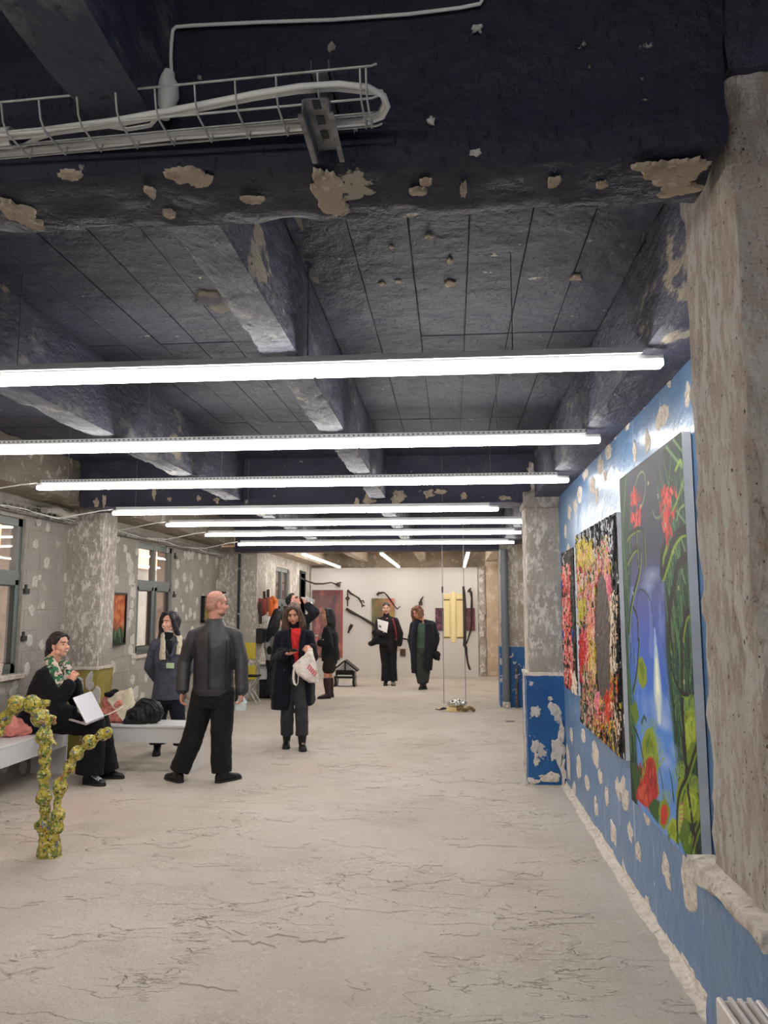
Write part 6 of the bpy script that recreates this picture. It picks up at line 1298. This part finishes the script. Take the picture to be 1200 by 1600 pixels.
m_gs = M('green_print_scarf', (36, 122, 84), .6, layers=[dict(s=20, d=3, lo=.52, hi=.56, c=(216, 208, 194)), dict(s=34, d=3, lo=.55, hi=.59, c=(30, 36, 34), off=(3, 3, 1)), dict(s=8, d=2, lo=.54, hi=.58, c=(206, 196, 184), off=(8, 1, 1)), dict(s=50, d=2, lo=.60, hi=.64, c=(60, 44, 40), off=(8, 4, 1))])
mb = MB()
mb.path([atY(px, py, yy) for px, py, yy in ((74, 1026, Y + .02), (77, 1030, Y - .07), (82, 1042, Y - .115), (88, 1056, Y - .13), (94, 1070, Y - .15), (97, 1082, Y - .15))], [.035, .045, .056, .056, .046, .03], 14, .3)
mb.path([atY(px, py, yy) for px, py, yy in ((80, 1030, Y + .07), (94, 1036, Y + .06), (103, 1036, Y - .0), (106, 1048, Y - .02), (104, 1062, Y - .06), (103, 1075, Y - .10), (103, 1086, Y - .11))], [.03, .036, .038, .036, .038, .034, .034], 14, .35)
F.piece('scarf', mb, m_gs, .006, 1, .016, .03)
F.hair(HAIR('black_tied_hair', (30, 24, 24)), True, [[(.0, -.10, .03, .06), (0, -.115, -.02, .05)], [(0, -.125, -.03, .026), (0, -.150, -.055, .034), (0, -.155, -.10, .030), (0, -.14, -.145, .012)], [(-.06, .035, .07, .028), (-.074, .01, .03, .028)], [(.06, .035, .07, .028), (.074, .01, .03, .028)], [(-.03, .052, .094, .022), (.03, .052, .094, .022)]], fringe=False, disp=.006)
t = thing('laptop', 'open silver laptop balanced on the knees of the seated woman', 'laptop', atY(135, 1128, 6.98))
m_lap = M('silver_laptop_shell', (206, 206, 212), .35, metal=.25)
A_, B_ = atY(134, 1131, 6.93), atY(162.5, 1119.5, 7.12); T_, S_ = atY(113.5, 1091, 7.0), None
D_ = atY(93, 1119, 7.10); vb = D_ - A_; nb_ = (B_ - A_).cross(vb).normalized()
if nb_.z < 0: nb_ = -nb_
bs = obj('laptop_base', MB().poly([A_, B_, B_ + vb, D_], -nb_ * .014), m_lap, t)
kc = (A_ + B_) / 2 + vb * .42; obj('keyboard', MB().obox(kc + nb_ * .0015, (B_ - A_) * .43, vb * .24, nb_ * .001), m_phone, bs); obj('touchpad', MB().obox((A_ + B_) / 2 + vb * .82 + nb_ * .001, (B_ - A_) * .16, vb * .12, nb_ * .001), m_galv, bs)
vt = T_ - A_; ns = (B_ - A_).cross(vt).normalized()
if ns.y > 0: ns = -ns
lid = obj('laptop_lid', MB().poly([A_, B_, B_ + vt, T_], ns * .008), m_lap, t)
obj('screen', MB().obox(A_ + (B_ - A_) / 2 + vt / 2 - ns * .001, (B_ - A_) * .46, vt * .45, ns * .001), m_phone, lid)
for s_ in (.2, .8): obj('hinge', MB().path([A_ + (B_ - A_) * (s_ - .06), A_ + (B_ - A_) * (s_ + .06)], .007, 8), m_galv, t)
o = obj('charger_cable', MB().path([atY(163, 1118, 7.14), atY(172, 1115, 7.3), atY(184, 1109, 7.55), atY(192, 1104, 7.68)], .004, 6), m_cable, None, loc=atY(172, 1115, 7.3), smooth=True); tag(o, 'thin pale cable running from the laptop towards the cream tote', 'cable')

# --- the woman with her back turned, behind the phone woman
Y = 13.85
F = Fig('woman with very long black hair and grey top, half hidden, back turned', (atY(434, 1092, Y).x, Y, 0), dict(
    head=P(434, 962, Y), shL=P(422, 984, Y), shR=P(453, 984, Y), elL=P(418, 1010, Y), elR=P(455, 1010, Y - .02), wrL=P(421, 1030, Y - .1), wrR=P(452, 1032, Y - .1), hipL=P(428, 1035, Y), hipR=P(441, 1035, Y), knL=P(427, 1063, Y), knR=P(442, 1063, Y),
    anL=P(427, 1085, Y), anR=P(442, 1085, Y), toL=P(427, 1090, Y + .14), toR=P(443, 1090, Y + .14)), (.2, .98, 0), k=.97, skin=SKIN('skin_beige', (212, 162, 140)), vox=.008, cvox=.011)
F.body(handL=((0, 0, -1), (1, 0, 0), dict(thumb=-1, curl=.8)), handR=((0, 0, -1), (-1, 0, 0), dict(thumb=1, curl=.8)))
mb = MB(); F.torso(mb, .024, .1, 1.1); [F.sleeve(mb, a, .022, .01, .95) for a in 'LR']; F.piece('grey_top', mb, CLOTH('grey_knit', (150, 150, 146), .85))
F.trousers(CLOTH('charcoal_cloth', (48, 48, 52), .85), .12, .125, .14, .22, .97); [F.shoe(a) for a in 'LR']
F.hair(HAIR('long_black_hair', (20, 19, 23)), True, [[(0, -.05, .02, .085), (-.02, -.10, -.08, .085), (-.06, -.12, -.2, .08), (-.11, -.12, -.33, .06), (-.15, -.11, -.46, .03)], [(.03, -.1, -.05, .07), (.02, -.12, -.2, .07), (-.02, -.12, -.33, .05)], [(.07, .02, .05, .03), (.08, 0, -.05, .03)], [(-.07, .02, .05, .03), (-.08, 0, -.05, .03)]], disp=.012)
cloth('shoulder_bag', 'soft black bag at the side of the woman with very long hair', 'bag', m_blackcloth, [('e', P(420.5, 1034, Y - .08), (.06, 0, 0), (0, .08, 0), (0, 0, .14)), ('e', P(421, 1018, Y - .08), (.045, 0, 0), (0, .06, 0), (0, 0, .10)), ('e', P(421.5, 1043, Y - .08), (.06, 0, 0), (0, .08, 0), (0, 0, .09))], .012, 2, .02, .08)

# --- the man drinking
Y = 12.2
F = Fig('dark haired man tilting his head back to drink from bottle', (atY(463, 1110, Y).x, Y, 0), dict(
    head=P(459, 940, Y), shL=P(450, 968, Y + .04), shR=P(481, 968, Y - .02), elL=P(444, 1000, Y), elR=P(492, 957, Y - .10), wrL=P(447, 1026, Y - .06), wrR=P(479, 945, Y - .06), hipL=P(456, 1035, Y), hipR=P(472, 1035, Y), knL=P(455, 1072, Y), knR=P(472, 1072, Y),
    anL=P(455, 1102, Y), anR=P(471, 1102, Y), toL=P(458, 1109, Y - .14), toR=P(477, 1109, Y - .12)), (.66, -.30, .68), up=(-.7, 0, .72), k=1., skin=SKIN('skin_pink', (214, 156, 136)), vox=.007, cvox=.010)
F.body(handL=((0, 0, -1), (1, 0, 0), dict(thumb=-1, curl=.6)), handR=((-.35, .1, .9), (.2, -.6, .1), dict(thumb=1, curl=1.1)))
mb = MB(); F.torso(mb, .03, -.25, 1.1); [F.sleeve(mb, a, .026, .012, .80) for a in 'LR']; F.piece('dark_jacket', mb, CLOTH('dark_navy_jacket', (24, 26, 36), .85))
mb = MB(); e_, w_ = F.J['elR'], F.J['wrR']; mb.cap(e_.lerp(w_, .75), e_.lerp(w_, .95), .048, .044); F.piece('shirt_cuff', mb, CLOTH('grey_shirt', (176, 172, 170)), disp=.004)
F.trousers(CLOTH('dark_trousers', (34, 34, 38)), .105, .085, .08, .1, .97); [F.shoe(a) for a in 'LR']
F.hair(HAIR('short_black_hair', (24, 21, 22)), True, [[(-.06, .03, .075, .026), (.06, .03, .075, .026)]], disp=.012)
mb = MB(); F.he(mb, (0, .094, .006), .062, .012, .016); o = obj('glasses', mb, M('spectacle_frame', (92, 44, 40), .4), F.t, smooth=True); o['label'] = 'reddish spectacles'
t = thing('water_bottle', 'clear water bottle lifted to the mouth of the drinking man', 'bottle', atY(474, 935, Y - .1))
m_btl = M('clear_plastic', (240, 244, 246), (.12), trans=.55, alpha=.4, ior=1.2)
b0, b1 = atY(471, 933.5, Y - .10), atY(491, 940, Y - .16); dd = (b1 - b0)
obj('bottle_body', MB().path([b0 + dd * q_ for q_ in (.22, .34, .5, .96, 1.0)], [.016, .034, .038, .038, .028], 14), m_btl, t, smooth=True); obj('bottle_neck', MB().path([b0, b0 + dd * .23], [.013, .016], 10), m_btl, t, smooth=True)
obj('water_fill', MB().path([b0 + dd * .40, b0 + dd * .5, b0 + dd * .72], [.026, .032, .032], 12), M('water', (225, 232, 236), .05, trans=.8, ior=1.33), t, smooth=True)

# --- the woman in knee boots
Y = 14.1
F = Fig('woman in black jacket, shorts and dark knee boots facing left', (atY(513, 1090, Y).x, Y, 0), dict(
    head=P(512, 961, Y), shL=P(510, 985, Y - .17), shR=P(519, 985, Y + .17), elL=P(515, 1010, Y - .22), elR=P(522, 1010, Y + .2), wrL=P(499, 1004, Y - .16), wrR=P(513, 1018, Y + .16), hipL=P(516, 1028, Y - .09), hipR=P(517, 1028, Y + .09), knL=P(510, 1054, Y - .09), knR=P(515, 1054, Y + .10),
    anL=P(512, 1082, Y - .09), anR=P(517, 1082, Y + .12), toL=P(501, 1088, Y - .14), toR=P(508, 1088, Y + .10)), (-.97, -.12, .20), k=.96, skin=SKIN('skin_olive', (206, 150, 124)), vox=.0075, cvox=.010)
F.body(handL=((-1, 0, .25), (0, 1, .2), dict(thumb=1, curl=.9)), handR=((-.3, 0, -1), (0, -1, 0), dict(thumb=1, curl=.5)))
mb = MB(); F.torso(mb, .03, -.12, 1.03, prof=[(-.1, .17, .14), (.1, .17, .145), (.4, .15, .13), (.7, .16, .13), (.9, .17, .115), (1.03, .08, .07)]); [F.sleeve(mb, a, .026, .012, .9) for a in 'LR']; jk = F.piece('black_jacket', mb, CLOTH('black_jacket_cloth', (24, 24, 28)))
obj('jacket_button', MB().ell(P(505, 1000, Y - .19), (.018, 0, 0), (0, .01, 0), (0, 0, .018), 8, 6), m_galv, jk, smooth=True)
mb = MB(); F.torso(mb, .02, -.3, .1)
for a in 'LR': mb.cap(F.J['hip' + a], F.J['hip' + a].lerp(F.J['kn' + a], .62), .112, .105, 14)
F.piece('shorts', mb, CLOTH('dark_brown_shorts', (44, 37, 36)))
m_boot = M('burgundy_boot_leather', (52, 30, 36), .38)
for a in 'LR':
    o = F.shoe(a, m_boot, L=.25, name='boot'); mb = MB(); kn, an = F.J['kn' + a], F.J['an' + a]; mb.cap(kn.lerp(an, .18), kn.lerp(an, .45), .064, .068, 14, caps=False); mb.cap(kn.lerp(an, .45), an, .068, .048, 14); s_ = obj('boot_shaft', mb, m_boot, o); remesh(s_, .009, 2, .01, .05)
F.hair(HAIR('straight_black_hair', (22, 20, 25)), True, [[(0, -.05, .03, .085), (0, -.09, -.06, .08), (0, -.11, -.17, .085), (0, -.12, -.28, .07), (0, -.11, -.36, .05)], [(.07, .02, .06, .03), (.08, -.02, -.04, .035), (.08, -.06, -.14, .04)], [(-.07, .02, .06, .03), (-.08, -.02, -.04, .035), (-.08, -.06, -.14, .04)]], disp=.012)
t = thing('drink_glass', 'glass of red drink held by the woman in knee boots', 'glass', atY(495.5, 1003, Y - .17)); c = Vector(P(495, 1002, Y - .17))
obj('glass_wall', MB().path([c, c + Vector((0, 0, .12))], [.032, .040], 14), m_btl, t, smooth=True); obj('red_drink', MB().path([c + Vector((0, 0, .008)), c + Vector((0, 0, .085))], [.029, .035], 14), M('red_drink_liquid', (206, 48, 50), .2), t, smooth=True)

# --- the woman with the papers
Y = 16.55
F = Fig('woman in dark burgundy turtleneck carrying white papers', (atY(606, 1070, Y).x, Y, 0), dict(
    head=P(603.5, 951, Y - .02), shL=P(592, 970, Y), shR=P(618, 970, Y), elL=P(588, 988, Y - .06), elR=P(625, 990, Y), wrL=P(598, 990, Y - .24), wrR=P(624, 1007, Y - .04), hipL=P(600, 1011, Y), hipR=P(613, 1011, Y), knL=P(602, 1040, Y - .04), knR=P(614, 1040, Y),
    anL=P(603, 1064, Y), anR=P(614, 1064, Y), toL=P(602, 1069, Y - .15), toR=P(615, 1069, Y - .13)), (.02, -.99, -.06), k=1., skin=SKIN('skin_pale', (214, 168, 150)), vox=.0075, cvox=.011)
F.body(handL=((.3, -.35, .75), (.8, .4, 0), dict(thumb=1, curl=.6)), handR=((0, -.1, -1), (-1, 0, 0), dict(thumb=1, curl=.6)))
mb = MB(); F.torso(mb, .028, -.1, 1.1); [F.sleeve(mb, a, .024, .010, .93) for a in 'LR']; mb.cap(F.H(0, -.01, -.11), F.H(0, -.02, -.16), .062, .075); F.piece('turtleneck', mb, CLOTH('dark_burgundy_knit', (38, 29, 34)))
mb = MB(); mb.cap(P(586, 988, Y - .08), P(592, 1000, Y - .10), .07, .10); mb.cap(P(590, 1000, Y - .12), P(579, 1006, Y - .08), .10, .05); mb.cap(P(592, 1000, Y - .14), P(602, 1006, Y - .16), .09, .06); o = F.piece('draped_jacket', mb, CLOTH('black_draped_cloth', (27, 26, 30)), disp=.04, label='black jacket draped over the forearm')
F.trousers(CLOTH('black_flared_trousers', (30, 30, 34)), .105, .082, .105, .16, .98); F.shoe('L'); F.shoe('R', M('grey_shoe', (130, 130, 124), .6))
F.hair(HAIR('pulled_back_hair', (46, 36, 34)), True, [[(-.05, .045, .085, .022), (.05, .045, .085, .022)], [(0, -.10, -.03, .05), (0, -.11, -.06, .03)]], fringe=False, disp=.004)
mb = MB(); mb.path([P(613, 966, Y - .02), P(614, 968, Y - .13), P(617, 978, Y - .16), P(619, 990, Y - .14), P(620, 999, Y - .08)], .022, 8, .4); o = obj('bag_strap', mb, M('wine_leather', (116, 44, 46), .6), F.t, smooth=True); o['label'] = 'wine red shoulder strap'
t = thing('papers', 'white papers held at the chest of the burgundy turtleneck woman', 'papers', P(598, 978, Y - .29))
pc_ = [P(589.5, 967, Y - .27), P(607, 972, Y - .29), P(604.5, 989, Y - .32), P(591, 983, Y - .30)]; sh_ = obj('sheet', MB().poly(pc_, (0, -.008, 0)), M('white_paper', (232, 230, 228), .7), t)
obj('printed_picture', MB().poly([Vector(P(592, 976, Y - .305)), Vector(P(596, 978, Y - .31)), Vector(P(596, 981, Y - .315)), Vector(P(592, 980, Y - .312))], (0, -.004, 0)), M('grey_print', (110, 110, 112), .7), sh_)

# --- the woman in the long coat
Y = 15.85
F = Fig('curly haired woman in long dark coat and green shirt looking down', (atY(660, 1076, Y).x, Y, 0), dict(
    head=P(652, 957, Y - .03), shL=P(646, 976, Y), shR=P(676, 976, Y), elL=P(643, 1000, Y), elR=P(681, 997, Y + .02), wrL=P(646, 1018, Y - .04), wrR=P(677, 1015, Y - .02), hipL=P(653, 1015, Y), hipR=P(666, 1015, Y), knL=P(655, 1044, Y - .06), knR=P(665, 1044, Y),
    anL=P(659, 1068, Y - .05), anR=P(663, 1067, Y + .03), toL=P(657, 1075, Y - .2), toR=P(664, 1073, Y - .12)), (-.55, -.74, -.38), k=.98, skin=SKIN('skin_rosy', (206, 144, 124)), vox=.0075, cvox=.010)
F.body(handL=((0, -.1, -1), (1, 0, 0), dict(thumb=-1, curl=.5)), handR=((.1, -.1, -1), (-1, 0, 0), dict(thumb=1, curl=.9)))
mb = MB(); F.torso(mb, .012, -.05, 1.1); F.piece('green_shirt', mb, CLOTH('green_shirt_cloth', (72, 94, 80)))
mb = MB(); [F.sleeve(mb, a, .030, .014, .95) for a in 'LR']
def strip(pts, d0, d1):
    R = [((atY(a_, py, Y) + atY(b_, py, Y)) / 2 + Vector((0, (d0 + d1) / 2, 0)), (atY(b_, py, Y) - atY(a_, py, Y)) / 2, Vector((0, (d1 - d0) / 2, 0))) for a_, b_, py in pts]; mb.loft(R, 14, .7)
strip([(646, 654, 974), (643, 652, 990), (642, 651, 1010), (642, 653, 1030), (643, 654, 1051)], -.17, .13); strip([(663, 677, 974), (664, 679, 990), (663, 679, 1010), (662, 676, 1030), (663, 675, 1046)], -.17, .13); strip([(648, 674, 972), (644, 678, 990), (643, 678, 1020), (644, 675, 1048)], .07, .16)
F.piece('long_coat', mb, CLOTH('ink_coat_cloth', (30, 32, 42), .8), disp=.022)
F.trousers(CLOTH('dark_green_grey_trousers', (58, 62, 60)), .115, .105, .085, .12, .98); [F.shoe(a) for a in 'LR']
F.hair(HAIR('curly_brown_hair', (104, 70, 50)), True, [[(-.06, .03, .08, .035), (-.09, .03, 0, .042), (-.095, .045, -.08, .042)], [(.06, .03, .08, .04), (.10, .0, .0, .055), (.125, .0, -.08, .058), (.12, .02, -.15, .045)], [(0, -.08, 0, .085), (.03, -.09, -.10, .085), (.07, -.06, -.15, .06)]], disp=.05, grow=1.06)
t = thing('peaked_hat', 'black cap held in the hand of the woman in the long coat', 'cap', P(683, 1030, Y - .04))
o = obj('cap_crown', MB().ell(P(682, 1024, Y - .04), (.075, 0, -.05), (0, .08, 0), (.04, 0, .085), 14, 8), m_blackcloth, t); remesh(o, .01, 2, .02, .06)
obj('cap_peak', MB().poly([P(682, 1031, Y - .10), P(686, 1033, Y - .10), P(688, 1029, Y - .06), P(686, 1027, Y - .02)], (0, .0, .012)), m_blackcloth, t)
